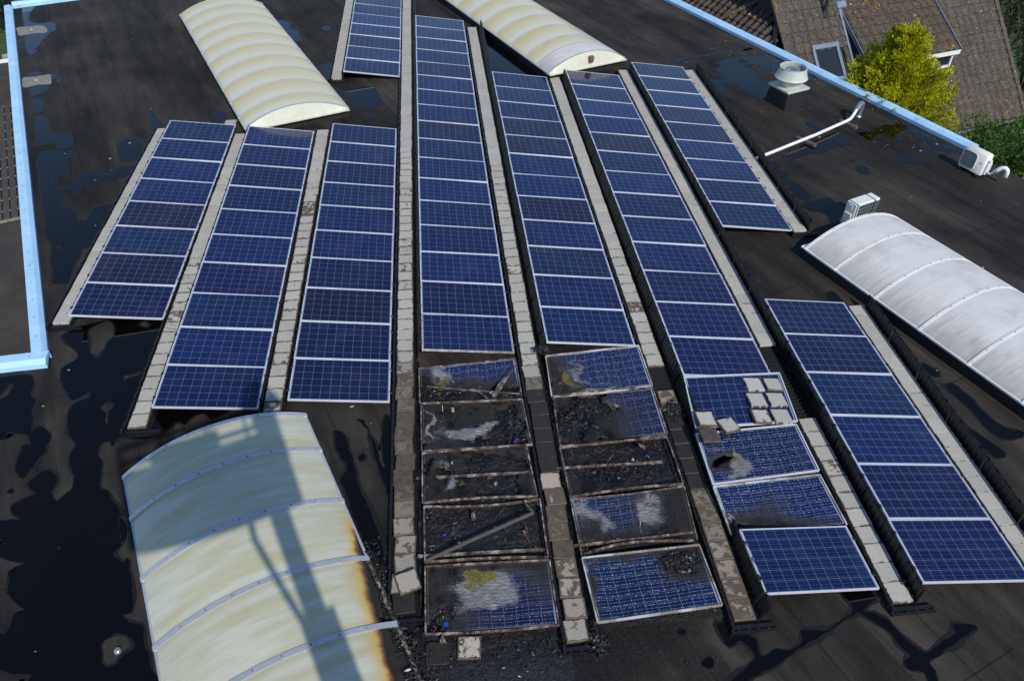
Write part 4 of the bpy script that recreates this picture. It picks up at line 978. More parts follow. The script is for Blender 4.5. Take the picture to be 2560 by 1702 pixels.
# ------------------------------------------------------------------ burnt and crazed panels
BC = {  # corners: far left, far right, near right, near left
 'D18':[(6.43,-5.60,.16),(8.12,-5.50,.16),(8.14,-6.40,.13),(6.43,-6.42,.12)], 'D19':[(6.45,-6.45,.16),(8.14,-6.50,.15),(8.18,-7.48,.13),(6.45,-7.46,.14)],
 'D20':[(6.46,-7.51,.15),(8.09,-7.49,.15),(8.14,-8.50,.15),(6.45,-8.45,.15)], 'D21':[(6.47,-8.52,.15),(8.17,-8.55,.15),(8.16,-9.53,.15),(6.47,-9.45,.15)],
 'D22':[(6.47,-9.53,.17),(8.17,-9.58,.15),(8.16,-10.53,.15),(6.46,-10.48,.13)],
 'E13':[(8.67,-5.48,.15),(10.38,-5.36,.15),(10.39,-6.37,.14),(8.64,-6.46,.13)], 'E14':[(8.66,-6.49,.15),(10.38,-6.43,.14),(10.37,-7.47,.14),(8.62,-7.57,.15)],
 'E15':[(8.61,-7.60,.15),(10.34,-7.54,.15),(10.35,-8.48,.15),(8.62,-8.56,.15)], 'E16':[(8.62,-8.59,.15),(10.35,-8.52,.15),(10.30,-9.42,.12),(8.63,-9.53,.12)],
 'E17':[(8.62,-9.59,.15),(10.29,-9.54,.15),(10.33,-10.46,.15),(8.66,-10.55,.16)],
 'F14':[(10.905,-6.41,.33),(12.66,-6.30,.16),(12.55,-7.41,.15),(10.80,-7.52,.29)], 'F15':[(10.78,-7.62,.26),(12.51,-7.47,.14),(12.50,-8.42,.14),(10.75,-8.61,.26)],
 'F16':[(10.745,-8.655,.26),(12.48,-8.50,.14),(12.51,-9.40,.13),(10.80,-9.41,.13)], 'F17':[(10.86,-9.46,.335),(12.54,-9.42,.13),(12.51,-10.41,.13),(10.85,-10.44,.335)]}
def gauss(u, v, c): return c[4]*math.exp(-(((u-c[0])/c[2])**2 + ((v-c[1])/c[3])**2))
def damaged(key, label, soot=(), ash=(), olive=(), holes=(), craze_glint=0.0, base_soot=0.0, frame='charmetal', sag=0.02, warp=0.0, sides='TRBL', rough=0.25, bow=None):
    c = [Vector(p) for p in BC[key]]
    org = (c[0]+c[1]+c[2]+c[3])/4; org.z = 0
    t = thing('solar_panel', label, 'solar panel', org, 0, 'burnt and crazed solar panels')
    def at(u, v):
        p = c[0].lerp(c[1], u).lerp(c[3].lerp(c[2], u), v)
        b = 16*u*(1-u)*v*(1-v)
        p.z += -sag*b + warp*0.03*fbm(p.x*2.1, p.y*2.1, 3.0, 3)*min(1, b*2)
        if warp: p.z += warp*0.018*math.sin(u*14+v*3)*min(1.0, b*2)
        return p - org
    NU, NV = 132, 80
    mb = MB(); uvs = []; S = []; A = []; O = []; H = []
    sd = sum(ord(ch) for ch in key)
    for j in range(NV+1):
        for i in range(NU+1):
            u, v = i/NU, j/NV; uu = 0.012+0.976*u; vv = 0.02+0.96*v
            n = fbm(u*5+sd, v*3.4, 0.3, 5); n2 = fbm(u*4-sd, v*2.6, 7.3, 5)
            un, vn = u+rough*0.35*n, v+rough*0.55*n2
            s = base_soot + sum(gauss(un, vn, g) for g in soot); a = sum(gauss(un, vn, g) for g in ash); ol = sum(gauss(un, vn, g) for g in olive)
            h = sum(gauss(u+rough*0.45*n, v+rough*0.7*n2, g) for g in holes)
            q = at(uu, vv); q.z += 0.004 - 0.05*max(0, min(1, h*1.6-0.3)) + 0.006*n*min(1, s+a)
            mb.v.append(q); uvs.append((u, v)); S.append(min(1, max(0, s+0.3*h))); A.append(min(1, max(0, a))); O.append(min(1, max(0, ol))); H.append(h)
    for j in range(NV):
        for i in range(NU):
            q = (j*(NU+1)+i, (j+1)*(NU+1)+i, (j+1)*(NU+1)+i+1, j*(NU+1)+i+1)
            if max(H[k] for k in q) > 0.62: continue
            mb.face(q)
    if mb.f:
        me = mb.mesh('glass', MT['burnt'], True)
        ul = me.uv_layers.new(name='UVMap')
        for lp in me.loops: ul.data[lp.index].uv = uvs[lp.vertex_index]
        for nm, arr in (('soot', S), ('ash', A), ('olive', O), ('craze_glint', [craze_glint]*len(S))):
            me.attributes.new(nm, 'FLOAT', 'POINT').data.foreach_set('value', arr)
        obj('glass', me, t)
    fm = MT[frame]
    def edge(a, b, bowz=0.0, bowy=0.0):
        pts = []
        for k in range(13):
            s = k/12; p = a.lerp(b, s)-org; f = math.sin(PI*s)
            p.z += bowz*f; p += Vector((0, bowy*f, 0)); p.z += 0.004*fbm(p.x*3, p.y*3, sd, 2)*(1 if warp else 0)
            pts.append(p)
        return pts
    bow = dict(bow or {})
    if frame == 'charmetal':
        rb = random.Random(sd)
        for sd_ in 'TRBL': bow.setdefault(sd_, (rb.uniform(-.035,.02), rb.uniform(-.045,.045)))
    for side, (i0, i1) in zip('TRBL', ((0,1),(1,2),(2,3),(3,0))):
        if side not in sides: continue
        mb = MB(); bz, by = bow.get(side, (0, 0))
        mb.bar(edge(c[i0], c[i1], bz, by), 0.020, 0.036)
        mb.build('frame_bar', fm, t)
    return t
damaged('D18', 'collapsed burnt panel with blue cells left along its far edge, longest row', base_soot=0.0, soot=[(.5,.80,.9,.34,1.1),(.0,.4,.20,.6,.9)], ash=[(.24,.2,.09,.18,.9),(.55,.52,.3,.05,.35)],
    olive=[(.2,.5,.08,.25,.8)], holes=[(.45,.92,.5,.24,1.0),(.05,.70,.14,.32,.95),(.92,.92,.14,.26,.8)], craze_glint=.8, sag=.06, warp=1.0, sides='TRL', rough=.35, bow={'T':(-.01,.0)})
damaged('D19', 'burnt grey panel with torn right side and pale ash, longest row', base_soot=0.75, soot=[(.5,.2,.8,.3,.5)], ash=[(.42,.75,.26,.20,.85),(.62,.55,.2,.12,.55),(.06,.5,.03,.28,1.0)],
    holes=[(.86,.70,.20,.42,1.05),(.80,.15,.06,.16,.9),(.68,.98,.22,.14,.8),(.02,.9,.06,.16,.8)], craze_glint=.3, sag=.05, warp=.8, rough=.4, bow={'B':(.02,-.02)})
damaged('D20', 'burnt panel with a grey ash square left of its centre, longest row', base_soot=0.9, ash=[(.24,.60,.07,.25,.95),(.17,.3,.05,.1,.3)], olive=[(.36,.62,.06,.22,.55),(.3,.9,.15,.08,.3)],
    holes=[(.76,.42,.32,.42,1.1),(.07,.3,.09,.34,.95),(.55,.8,.16,.14,.7)], craze_glint=.2, sag=.05, warp=.9, rough=.45, bow={'B':(.0,.03)})
damaged('D21', 'burnt-out empty panel frame with a fallen bar across it, longest row', base_soot=1.0, holes=[(.45,.35,.8,.6,1.3),(.85,.75,.4,.5,1.1),(.1,.5,.3,.6,1.1)], olive=[(.35,.5,.1,.15,.5)], craze_glint=0, sag=.06, warp=1.0, rough=.5)
damaged('D22', 'half-burnt panel with ash and olive stains, nearest of the longest row', base_soot=0.13, soot=[(.0,.4,.30,.9,1.1),(.5,-.05,.7,.22,.8),(1.0,.2,.15,.4,.5)], ash=[(.46,.34,.26,.24,1.0),(.62,.52,.14,.16,.7),(.35,.6,.15,.15,.35)],
    olive=[(.46,.18,.13,.13,1.0),(.38,.38,.03,.12,.5),(.50,.42,.03,.12,.5)], holes=[(.05,.85,.09,.2,.9),(.12,.6,.04,.12,.55)], craze_glint=.9, sag=.04, warp=.6, rough=.3, bow={'B':(0,-.02)})
damaged('E13', 'crazed blue panel with an olive burn on its left side, right of the longest row', soot=[(.02,.6,.24,.7,1.1),(.25,1.0,.3,.12,.8)], ash=[(.33,.55,.05,.22,.8),(.27,.25,.05,.15,.6),(.42,.90,.22,.05,.9)],
    olive=[(.19,.55,.10,.34,.75)], holes=[(.03,.75,.06,.3,.8)], craze_glint=1.0, frame='heat', sag=.03, warp=.7, rough=.3, bow={'B':(.0,-.035)})
damaged('E14', 'half-charred panel with faded blue cells on its right, right of the longest row', soot=[(.15,.45,.38,.7,1.1),(.42,.75,.16,.3,.6),(.5,.5,.8,.9,.22)], ash=[(.32,.80,.08,.16,.35),(.62,.10,.04,.07,.5)],
    holes=[(.14,.38,.26,.42,1.1),(.10,.85,.16,.24,.8),(.45,.12,.16,.12,.8)], craze_glint=.8, frame='charmetal', sag=.05, warp=.8, rough=.4)
damaged('E15', 'burnt-out panel frame full of char, right of the longest row', base_soot=1.0, holes=[(.45,.30,.75,.48,1.35),(.9,.3,.3,.45,1.1)], ash=[(.65,.8,.25,.06,.3)], craze_glint=.1, sag=.05, warp=1.0, rough=.4)
damaged('E16', 'sooty panel with two pale ash plumes around blue cells, right of the longest row', base_soot=0.15, soot=[(.95,.3,.30,.9,1.0),(.5,1.0,.9,.24,1.0),(.05,.7,.16,.3,.8)], ash=[(.12,.22,.12,.28,.75),(.25,.60,.08,.2,.7),(.62,.28,.09,.26,.9),(.75,.5,.12,.16,.45)],
    olive=[(.66,.25,.03,.13,.55)], holes=[(.06,.92,.14,.12,.8),(.72,.88,.20,.06,.6)], craze_glint=.7, sag=.05, warp=.6, rough=.3, sides='TRL')
damaged('E17', 'crazed blue panel with a black char heap in its far right corner', base_soot=0.07, soot=[(.88,.22,.22,.26,1.1),(.35,-.02,.5,.14,.7),(-.02,.5,.06,.5,.8)], ash=[(.12,.06,.10,.08,.4)], craze_glint=1.0, frame='heat', sag=.03, warp=.5, rough=.3)
damaged('F14', 'shifted bright blue panel laden with loose pavers', craze_glint=.05, frame='frame', sag=.005)
damaged('F15', 'crazed blue panel with a ring-shaped burn hole at its left, below the pavers', soot=[(.17,.62,.16,.18,1.0)], ash=[(.32,.78,.10,.16,1.0),(.2,.95,.16,.06,.8),(.10,.35,.10,.10,.5),(.30,.55,.04,.2,.6)], olive=[(.28,.66,.06,.10,.6)],
    holes=[(.14,.62,.13,.10,.85)], craze_glint=1.0, frame='frame', sag=.02, warp=.4, rough=.25)
damaged('F16', 'crazed blue panel with sooty near left corner, above the intact last panel', soot=[(.15,.95,.35,.3,1.0),(.55,1.0,.5,.16,.5),(.4,.5,.3,.3,.25)], ash=[(.08,.72,.05,.10,.9),(.03,.6,.03,.08,.4)], holes=[(.06,1.0,.16,.14,.9)], craze_glint=1.0, frame='heat', sag=.03, warp=.6, rough=.3, sides='TRL')
c = [Vector(p) for p in BC['F17']]
ex = (c[1]-c[0]).normalized(); ey = (c[0]-c[3]).normalized(); ez = ex.cross(ey).normalized(); ey = ez.cross(ex)
add_panel('intact blue panel turned slightly askew, nearest of the row second from the right', Matrix(((ex.x,ey.x,ez.x,c[0].x),(ex.y,ey.y,ez.y,c[0].y),(ex.z,ey.z,ez.z,c[0].z),(0,0,0,1))), clips=True)

# char bed and debris under the burnt rows
def inburn(x, y):
    d = 0.0
    for (x0, x1, y0, y1) in ((6.36, 8.25, -10.65, -5.45), (8.55, 10.45, -10.55, -5.9), (6.3,8.3,-11.2,-10.4)):
        dd = min(x-x0, x1-x, y-y0, y1-y); d = max(d, min(1.0, dd/0.18))
    return d
mb = MB(); NX, NY = 210, 290; xa, xb, ya, yb = 6.3, 10.5, -11.2, -5.3
hh = []
for j in range(NY+1):
    for i in range(NX+1):
        x = xa+(xb-xa)*i/NX; y = ya+(yb-ya)*j/NY
        k = inburn(x, y)
        hgt = k*(0.030 + 0.032*fbm(x*3.1, y*3.1, 2, 5) + 0.020*abs(fbm(x*11, y*11, 5, 4)) + 0.012*fbm(x*30, y*30, 9, 2))
        if y < -10.4: hgt *= 0.35
        mb.v.append(Vector((x, y, max(-0.02, hgt) if k > 0 else -0.02))); hh.append(k)
for j in range(NY):
    for i in range(NX):
        q = (j*(NX+1)+i, j*(NX+1)+i+1, (j+1)*(NX+1)+i+1, (j+1)*(NX+1)+i)
        if all(hh[k] > 0 for k in q): mb.face(q)
tag(mb.build('char_bed', MT['charbed'], smooth=True), 'black crust of burnt plastic under the burnt panels', 'char', kind='stuff')
rc = random.Random(5)
mb = MB()
def chip(x, y, z, s, flat=0.35):
    n0 = len(mb.v); k = rc.choice((3, 4, 5)); a0 = rc.uniform(0, 6.28)
    tl = Matrix.Rotation(rc.uniform(-.7,.7), 3, 'X') @ Matrix.Rotation(rc.uniform(-.7,.7), 3, 'Y')
    el = rc.uniform(1, 3.2)
    for i in range(k):
        a = a0+6.28*i/k; r = s*rc.uniform(.6,1.2)
        v = Vector((r*math.cos(a)*el, r*math.sin(a), 0)); v.rotate(Matrix.Rotation(a0*3, 3, 'Z'))
        mb.v.append(Vector((x, y, z)) + tl @ v)
    mb.v.append(Vector((x, y, z)) + tl @ Vector((0, 0, s*flat*2)))
    for i in range(k): mb.face((n0+i, n0+(i+1) % k, n0+k))
    mb.face([n0+i for i in range(k)][::-1])
cnt = 0
while cnt < 9000:
    x, y = rc.uniform(6.2, 10.6), rc.uniform(-11.2, -5.3)
    k = inburn(x, y)
    if rc.random() > k*0.9+0.04*(1 if y > -11.2 else 0): continue
    s = 0.004+0.016*rc.random()**3
    chip(x, y, 0.02+0.05*rc.random()*k, s); cnt += 1
for (cx, cy, sx, sy, n, zz) in ((9.95,-9.78,.20,.13,500,.17), (9.05,-6.85,.28,.25,350,.10), (7.95,-7.1,.18,.3,300,.10), (6.7,-10.25,.22,.15,250,.10), (9.4,-8.05,.6,.25,350,.08), (8.62,-10.75,.10,.14,320,.08), (8.62,-5.35,.10,.08,220,.2), (10.62,-6.95,.14,.14,500,.10), (6.75,-6.2,.25,.15,250,.1)):
    for _ in range(n):
        x, y = rc.gauss(cx, sx*.6), rc.gauss(cy, sy*.6)
        d = 1-min(1, math.hypot((x-cx)/sx/1.5, (y-cy)/sy/1.5))
        chip(x, y, zz+rc.random()*0.06*d, 0.006+0.02*rc.random()**2, .5)
for _ in range(900):
    uu = 10.7+3.2*rc.random(); vv = 1.83-rc.random()**1.5*(0.03+0.13*min(1.3, max(0, (uu-10.7)/1.6)))
    q = B(uu, vv, 0.245); chip(q.x, q.y, q.z+rc.random()*.02, 0.006+0.02*rc.random()**2, .5)
for _ in range(500):
    uu = 10.4+3.4*rc.random(); q = B(uu, 1.86+abs(rc.gauss(0,.10)), 0.01); chip(q.x, q.y, q.z+rc.random()*.03, 0.006+0.022*rc.random()**2, .5)
tag(mb.build('char_debris', MT['char']), 'loose black char flakes and blue cell shards over the burnt panels', 'debris', kind='stuff')

# torn scraps of backsheet and thin slivers sticking out of the char
mb = MB(); rs = random.Random(13)
for _ in range(90):
    x, y = rs.uniform(6.45, 8.15) if rs.random() < .55 else rs.uniform(8.7, 10.35), rs.uniform(-9.5, -5.7) if rs.random() < .85 else rs.uniform(-10.6, -9.5)
    if inburn(x, y) < .5: continue
    if rs.random() < .45:                                        # curled scrap
        n0 = len(mb.v); w = rs.uniform(.025,.08); L = rs.uniform(.05,.18); R = rs.uniform(.04,.14); M_ = Matrix.Translation((x, y, rs.uniform(.06,.13))) @ Matrix.Rotation(rs.uniform(0,6.3),4,'Z') @ Matrix.Rotation(rs.uniform(-.4,.4),4,'X')
        for i in range(7):
            t_ = i/6; a_ = t_*L/R
            for sg in (-1, 1): mb.v.append(M_ @ Vector((R*math.sin(a_), sg*w/2*(1-.4*t_*rs.random()), R*(1-math.cos(a_)))))
        for i in range(6): mb.face((n0+2*i, n0+2*i+1, n0+2*i+3, n0+2*i+2))
    else:                                                        # sliver
        L = rs.uniform(.06,.2); a_ = rs.uniform(0,6.3); p0 = Vector((x, y, rs.uniform(.05,.12))); p1 = p0+Vector((L*math.cos(a_), L*math.sin(a_), rs.uniform(-.02,.09)))
        mb.bar([p0, p0.lerp(p1,.5)+Vector((0,0,rs.uniform(-.01,.02))), p1], rs.uniform(.004,.010), .003)
tag(mb.build('torn_scraps', MT['charmetal']), 'curled scraps and thin slivers sticking out of the char', 'scraps', kind='stuff')
# melted wind walls: sagging lumps of plastic where the walls stood
def melted(label, x, y1, y0, w, h, seed):
    mb = MB(); n = int((y1-y0)/0.03); m = 14
    for j in range(n+1):
        y = y1-(y1-y0)*j/n
        e = math.sin(PI*min(1, max(0, j/n)))**0.35 if 0 < j < n else 0.0
        ww = w*(0.7+0.5*fbm(y*2.2, seed, 1, 3))*e; hx = h*(0.6+0.7*fbm(y*2.9, seed, 4, 4))*e
        for i in range(m+1):
            a = PI*i/m
            px = x + ww*math.cos(a) + 0.02*fbm(y*9, i*.6, seed, 3); pz = max(0.0, abs(hx))*math.sin(a)*(1+0.5*fbm(y*12, i*.8, seed+2, 3)) + 0.004
            mb.v.append(Vector((px, y, pz)))
    for j in range(n):
        for i in range(m): mb.face((j*(m+1)+i, (j+1)*(m+1)+i, (j+1)*(m+1)+i+1, j*(m+1)+i+1))
    o = mb.build('melted_wind_wall', MT['charbed'], smooth=True)
    return tag(o, label, 'melted plastic', 'melted remains of wind walls')
melted('melted black plastic wall left of the burnt longest row', 6.40, -5.25, -10.6, 0.05, 0.09, 3)
melted('melted black plastic wall between the two burnt rows', 8.60, -5.2, -10.85, 0.06, 0.10, 11)
melted('melted plastic lump at the near end between the burnt rows', 8.64, -10.15, -10.95, 0.085, 0.13, 19)
melted('charred plastic lip along the right side of the burnt longest row', 8.19, -5.6, -10.6, 0.03, 0.06, 27)

# exposed rails, fallen bars and torn strips
def bar_thing(name, label, cat, path, w, h, mat='charmetal', group=None):
    mb = MB(); org = Vector(path[0]); mb.bar([Vector(p)-org for p in path], w, h)
    o = mb.build(name, MT[mat]); o.location = org
    return tag(o, label, cat, group)
G = 'bare support rails among the burnt panels'
bar_thing('support_rail', 'bare scorched rail crossing the ash-marked burnt panel', 'rail', [(6.36,-7.95,.10),(7.2,-7.98,.105),(8.14,-8.0,.10)], .034, .03, group=G)
bar_thing('support_rail', 'bare scorched rail crossing the char-filled frame right of the longest row', 'rail', [(8.50,-7.97,.11),(9.4,-7.99,.115),(10.16,-8.0,.11)], .034, .03, group=G)
bar_thing('support_rail', 'bare scorched rail under the fallen diagonal bar', 'rail', [(6.37,-9.31,.10),(8.18,-9.37,.10)], .036, .03, group=G)
bar_thing('support_rail', 'bare scorched rail with a white end above the char-heap panel', 'rail', [(8.55,-9.36,.11),(10.28,-9.31,.11)], .034, .03, group=G)
bar_thing('fallen_frame_bar', 'long pale frame bar fallen diagonally across the empty burnt frame', 'bar', [(6.48,-9.44,.17),(7.2,-9.16,.20),(8.04,-8.83,.22)], .035, .03, 'wood')
bar_thing('fallen_frame_bar', 'short dark bar end standing at the tip of the diagonal bar', 'bar', [(8.04,-8.83,.22),(7.91,-8.57,.18)], .02, .02)
bar_thing('bowed_frame_bar', 'bowed brown frame bar above the char-heap panel', 'bar', [(8.66,-9.52,.14),(8.9,-9.47,.15),(9.15,-9.425,.16),(9.5,-9.41,.16),(9.9,-9.43,.15),(10.24,-9.46,.14)], .022, .034)
def ribbon(label, pts, w, twist0, twist1):
    mb = MB(); P = [Vector(p) for p in pts]; fine = []
    for i in range(len(P)-1):
        for k in range(8): fine.append(P[i].lerp(P[i+1], k/8))
    fine.append(P[-1]); n = len(fine)
    for i, p in enumerate(fine):
        t = (fine[min(i+1,n-1)]-fine[max(i-1,0)]).normalized(); s = i/(n-1); tw = twist0+(twist1-twist0)*s
        sd = t.cross(Vector((0,0,1))).normalized(); up = sd.cross(t); e = sd*math.cos(tw)+up*math.sin(tw)
        ww = w*(0.35+0.65*math.sin(PI*min(1, 0.12+s*0.8)))
        o_ = up*math.cos(tw)*0.003 - sd*math.sin(tw)*0.003
        mb.v += [p-e*ww/2+o_, p+e*ww/2+o_, p+e*ww/2-o_, p-e*ww/2-o_]
    for i in range(n-1):
        for k in range(4): mb.face((i*4+k, i*4+(k+1) % 4, (i+1)*4+(k+1) % 4, (i+1)*4+k))
    tag(mb.build('twisted_metal_strip', MT['charmetal']), label, 'metal strip', 'twisted strips in the collapsed panel')
ribbon('curled pale metal strip lying in the collapsed panel, left one', [(7.15,-6.20,.16),(7.3,-6.26,.23),(7.45,-6.32,.20),(7.56,-6.40,.13)], .12, .3, 1.0)
ribbon('twisted metal strip rising to the right corner of the collapsed panel', [(7.66,-6.40,.15),(7.8,-6.20,.22),(7.95,-5.98,.26),(8.10,-5.80,.28)], .12, .1, .9)
ribbon('brown strip hanging across the collapsed panel', [(6.55,-6.05,.16),(6.9,-6.15,.18),(7.5,-6.26,.17),(8.1,-6.38,.17)], .035, .2, .2)
mb = MB()
for (x, y, z, a, w, h) in ((6.75,-9.0,.10,.1,.09,.06),(6.86,-8.98,.11,.5,.05,.05),(6.72,-10.38,.15,.05,.10,.10),(8.3,-9.9,.1,.8,.05,.1),(9.55,-6.66,.12,.3,.07,.03),(9.75,-6.72,.12,.9,.05,.03),(9.75,-8.0,.1,.2,.08,.03),(10.15,-9.72,.2,.4,.05,.06),(6.7,-8.25,.1,.7,.05,.05),(11.1,-8.02,.27,.3,.08,.05),(6.55,-9.6,.12,.2,.06,.12),(9.95,-7.85,.1,.5,.1,.04)):
    w *= .6; h *= .6; M_ = Matrix.Translation((x,y,z)) @ Matrix.Rotation(a,4,'Z') @ Matrix.Rotation(.15,4,'X'); mb.box((-w/2,-h/2,0),(w/2,h/2,.003), M_)
shard = NT('blue_shard'); pp = shard.pos(); shard.P(base=shard.mix(shard.noise(pp, 8), (0.008,0.03,0.20), (0.02,0.08,0.40)), rough=0.3)
tag(mb.build('blue_cell_shards', shard.mat), 'bright blue cell shards scattered over the burnt panels', 'shards', kind='stuff')
# ------------------------------------------------------------------ things standing on the roof
# roof fan on its plinth
fan = thing('roof_fan', 'pale grey roof extractor fan on a dark felted plinth near the right coping', 'roof fan', (16.94, 4.62, 0), math.atan2(BU.y, BU.x))
mb = MB(); n0 = 0
def frustum(mb, a, b, z0, z1):
    n = len(mb.v)
    for s, z in ((a, z0), (b, z1)):
        for x, y in ((-s,-s),(s,-s),(s,s),(-s,s)): mb.v.append(Vector((x, y, z)))
    for i in range(4):
        j = (i+1) % 4; mb.face((n+i, n+j, n+4+j, n+4+i))
    mb.face((n+4, n+5, n+6, n+7)); mb.face((n+3, n+2, n+1, n))
frustum(mb, 0.40, 0.355, 0.0, 0.50); mb.build('plinth', MT['dark'], fan)
mb = MB(); frustum(mb, 0.56, 0.53, 0.004, 0.02); mb.build('felt_flashing', MT['roof'], fan)
mb = MB(); mb.cbox((-0.40,-0.40,0.50),(0.40,0.40,0.555),0.008); mb.build('base_plate', MT['fanp'], fan)
mb = MB(); mb.lathe([(0.25,0.556),(0.26,0.60),(0.33,0.68),(0.42,0.75),(0.435,0.77),(0.44,0.80),(0.425,0.83),(0.38,0.98),(0.365,1.06),(0.375,1.075),(0.365,1.08),(0.345,1.07),(0.355,0.98),(0.38,0.86)], n=40, cap=False)
h = mb.build('cowl', MT['fanp'], fan, True); smooth_by_angle(h, 35)
mb = MB(); mb.lathe([(0.432,0.765),(0.452,0.78),(0.452,0.80),(0.432,0.815)], n=40, cap=False); mb.build('rim', MT['fanp'], fan, True)
mb = MB(); mb.lathe([(0.37,0.86),(0.02,0.87)], n=32); mb.build('inner_floor', MT['fand'], fan)
mb = MB(); mb.lathe([(0.20,0.87),(0.215,0.96),(0.19,1.0),(0.12,1.03),(0.02,1.04)], n=24); mb.build('motor_dome', MT['zinc'], fan, True)
mb = MB()
for i in range(18):
    a = 2*PI*i/18; mb.bar([(0.05*math.cos(a),0.05*math.sin(a),1.05),(0.21*math.cos(a),0.21*math.sin(a),1.0)], .006, .006)
mb.build('wire_guard', MT['zinc'], fan)

# air conditioners
def fan_grille(t, M_, w, h, mat):
    mb = MB()
    # rounded frame ring
    for k, (s, z0, z1) in enumerate(((1.0, 0.0, 0.018),)):
        pts = []
        for i in range(40):
            a = 2*PI*i/40; ca, sa = math.cos(a), math.sin(a)
            r = 1/((abs(ca)**5+abs(sa)**5)**0.2); pts.append((w/2*r*ca, h/2*r*sa))
        for i in range(40):
            j = (i+1) % 40
            a, b = pts[i], pts[j]; c_, d = (b[0]*.93, b[1]*.93), (a[0]*.93, a[1]*.93)
            mb.quad(M_ @ Vector((a[0], -z1, a[1])), M_ @ Vector((b[0], -z1, b[1])), M_ @ Vector((c_[0], -z1-.006, c_[1])), M_ @ Vector((d[0], -z1-.006, d[1])))
            mb.quad(M_ @ Vector((a[0], 0, a[1])), M_ @ Vector((b[0], 0, b[1])), M_ @ Vector((b[0], -z1, b[1])), M_ @ Vector((a[0], -z1, a[1])))
    mb.build('grille_ring', MT['acw'], t)
    mb = MB()
    n = len(mb.v)
    for p in pts: mb.v.append(M_ @ Vector((p[0]*.93, -0.006, p[1]*.93)))
    mb.face(range(n, n+40)[::-1])
    mb.build('grille_back', MT['acg'], t)
    mb = MB()
    for i in range(15):
        z = -h/2*.86 + h*.86*i/14
        lim = w/2*.9*(1-(abs(z)/(h/2))**5)**0.2
        mb.bar([M_ @ Vector((-lim, -0.012, z)), M_ @ Vector((lim, -0.012, z))], .012, .010)
    for i in range(7):
        x = -w/2*.8+w*.8*i/6; mb.bar([M_ @ Vector((x, -0.018, -h/2*.85)), M_ @ Vector((x, -0.018, h/2*.85))], .007, .007)
    mb.build('grille_bars', MT['acg'], t)
# unit by the right roof edge: front looks across the roof to the left, local x along its front, -y = front
a1 = thing('air_conditioner', 'white outdoor air conditioner with round-cornered grille by the hedge', 'air conditioner', (20.13, 0.41, 0), math.atan2(BU.y, BU.x), 'outdoor air conditioners')
mb = MB(); mb.cbox((-0.36, -0.14, 0.09), (0.36, 0.14, 0.66), 0.035); smooth_by_angle(mb.build('casing', MT['acw'], a1), 50)
# local -y of the rotated frame points to BU rotated -90deg = -BV side (left, towards the panels)
fan_grille(a1, Matrix.Translation((-0.11, -0.141, 0.375)), 0.46, 0.48, None)
mb = MB()
for k in range(3):
    a = PI/2 + k*2*PI/3; c = Vector((0.245+0.022*math.cos(a), -0.144, 0.40+0.024*math.sin(a)))
    d1 = Vector((math.cos(a), 0, math.sin(a)))*0.026; d2 = Vector((-math.sin(a), 0, math.cos(a)))*0.014
    mb.quad(c-d1, c+d2, c+d1, c-d2)
mb.build('emblem', MT['red'], a1)
for x in (-0.26, 0.26):
    mb = MB(); mb.cbox((x-0.03, -0.20, 0.0), (x+0.03, 0.20, 0.09), 0.01); mb.build('foot', MT['black'], a1)
mb = MB(); mb.cbox((0.36, -0.06, 0.12), (0.42, 0.12, 0.45), 0.02); mb.build('valve_cover', MT['acw'], a1)
mb = MB(); mb.lathe([(0.05,-.03),(0.05,.03)], (0.40,0.0,0.50), 14); mb.build('connector', MT['acw'], a1)
mb = MB(); mb.tube([(0.42,0.0,0.2),(0.50,0.02,0.17),(0.55,0.04,0.22),(0.60,0.06,0.27)], .026, 10); mb.build('hose', MT['pvc'], a1, True)
mb = MB(); mb.tube([(0.58,0.06,0.25),(0.64,0.10,0.36),(0.69,0.13,0.42),(0.76,0.16,0.44),(0.82,0.18,0.40),(0.84,0.19,0.31),(0.84,0.19,0.2)], .055, 14); mb.build('conduit', MT['pvc'], a1, True)

a1.scale = (.9,.9,.9)
# unit behind the white skylight, back coil towards the camera, strapped
a2 = thing('air_conditioner', 'white outdoor air conditioner with straps and teal coil behind the white skylight', 'air conditioner', (16.26, -1.56, 0), math.atan2(BV.y, BV.x), 'outdoor air conditioners')
# local x along BV, local -y towards the camera (BU)
mb = MB(); mb.cbox((-0.39, -0.15, 0.10), (0.39, 0.15, 0.68), 0.018); mb.build('casing', MT['acw'], a2)
mb = MB(); mb.quad((-0.29,-0.153,0.14),(0.36,-0.153,0.14),(0.36,-0.153,0.64),(-0.29,-0.153,0.64)); mb.build('coil', MT['teal'], a2)
mb = MB()
for i in range(10): x = -0.28+i*0.07; mb.bar([(x,-0.160,0.15),(x,-0.160,0.63)], .008, .006, up=Vector((0,1,0)))
for i in range(6): z = 0.15+i*0.096; mb.bar([(-0.29,-0.164,z),(0.35,-0.164,z)], .008, .006)
mb.build('coil_guard', MT['acg'], a2)
mb = MB()
for x in (-0.355, 0.20):
    mb.box((x-.011, -0.158, 0.682), (x+.011, 0.158, 0.688)); mb.box((x-.011, -0.166, 0.10), (x+.011, -0.158, 0.688)); mb.box((x-.011, 0.158, 0.10), (x+.011, 0.164, 0.688))
mb.build('strap', MT['rubber'], a2)
mb = MB(); mb.cbox((-0.43,-0.10,0.14),(-0.392,0.11,0.40),0.01); mb.build('valve_cover', MT['acw'], a2)
mb = MB(); mb.bar([(-0.397,-0.04,0.50),(-0.397,-0.04,0.60),(-0.397,0.06,0.60)], .02, .014, up=Vector((1,0,0))); mb.build('handle', MT['acw'], a2)
mb = MB(); mb.tube([(-0.42,-0.05,0.2),(-0.50,-0.12,0.16),(-0.42,-0.22,0.10),(-0.35,-0.25,0.06)], .03, 10); mb.build('hose', MT['pvc'], a2, True)
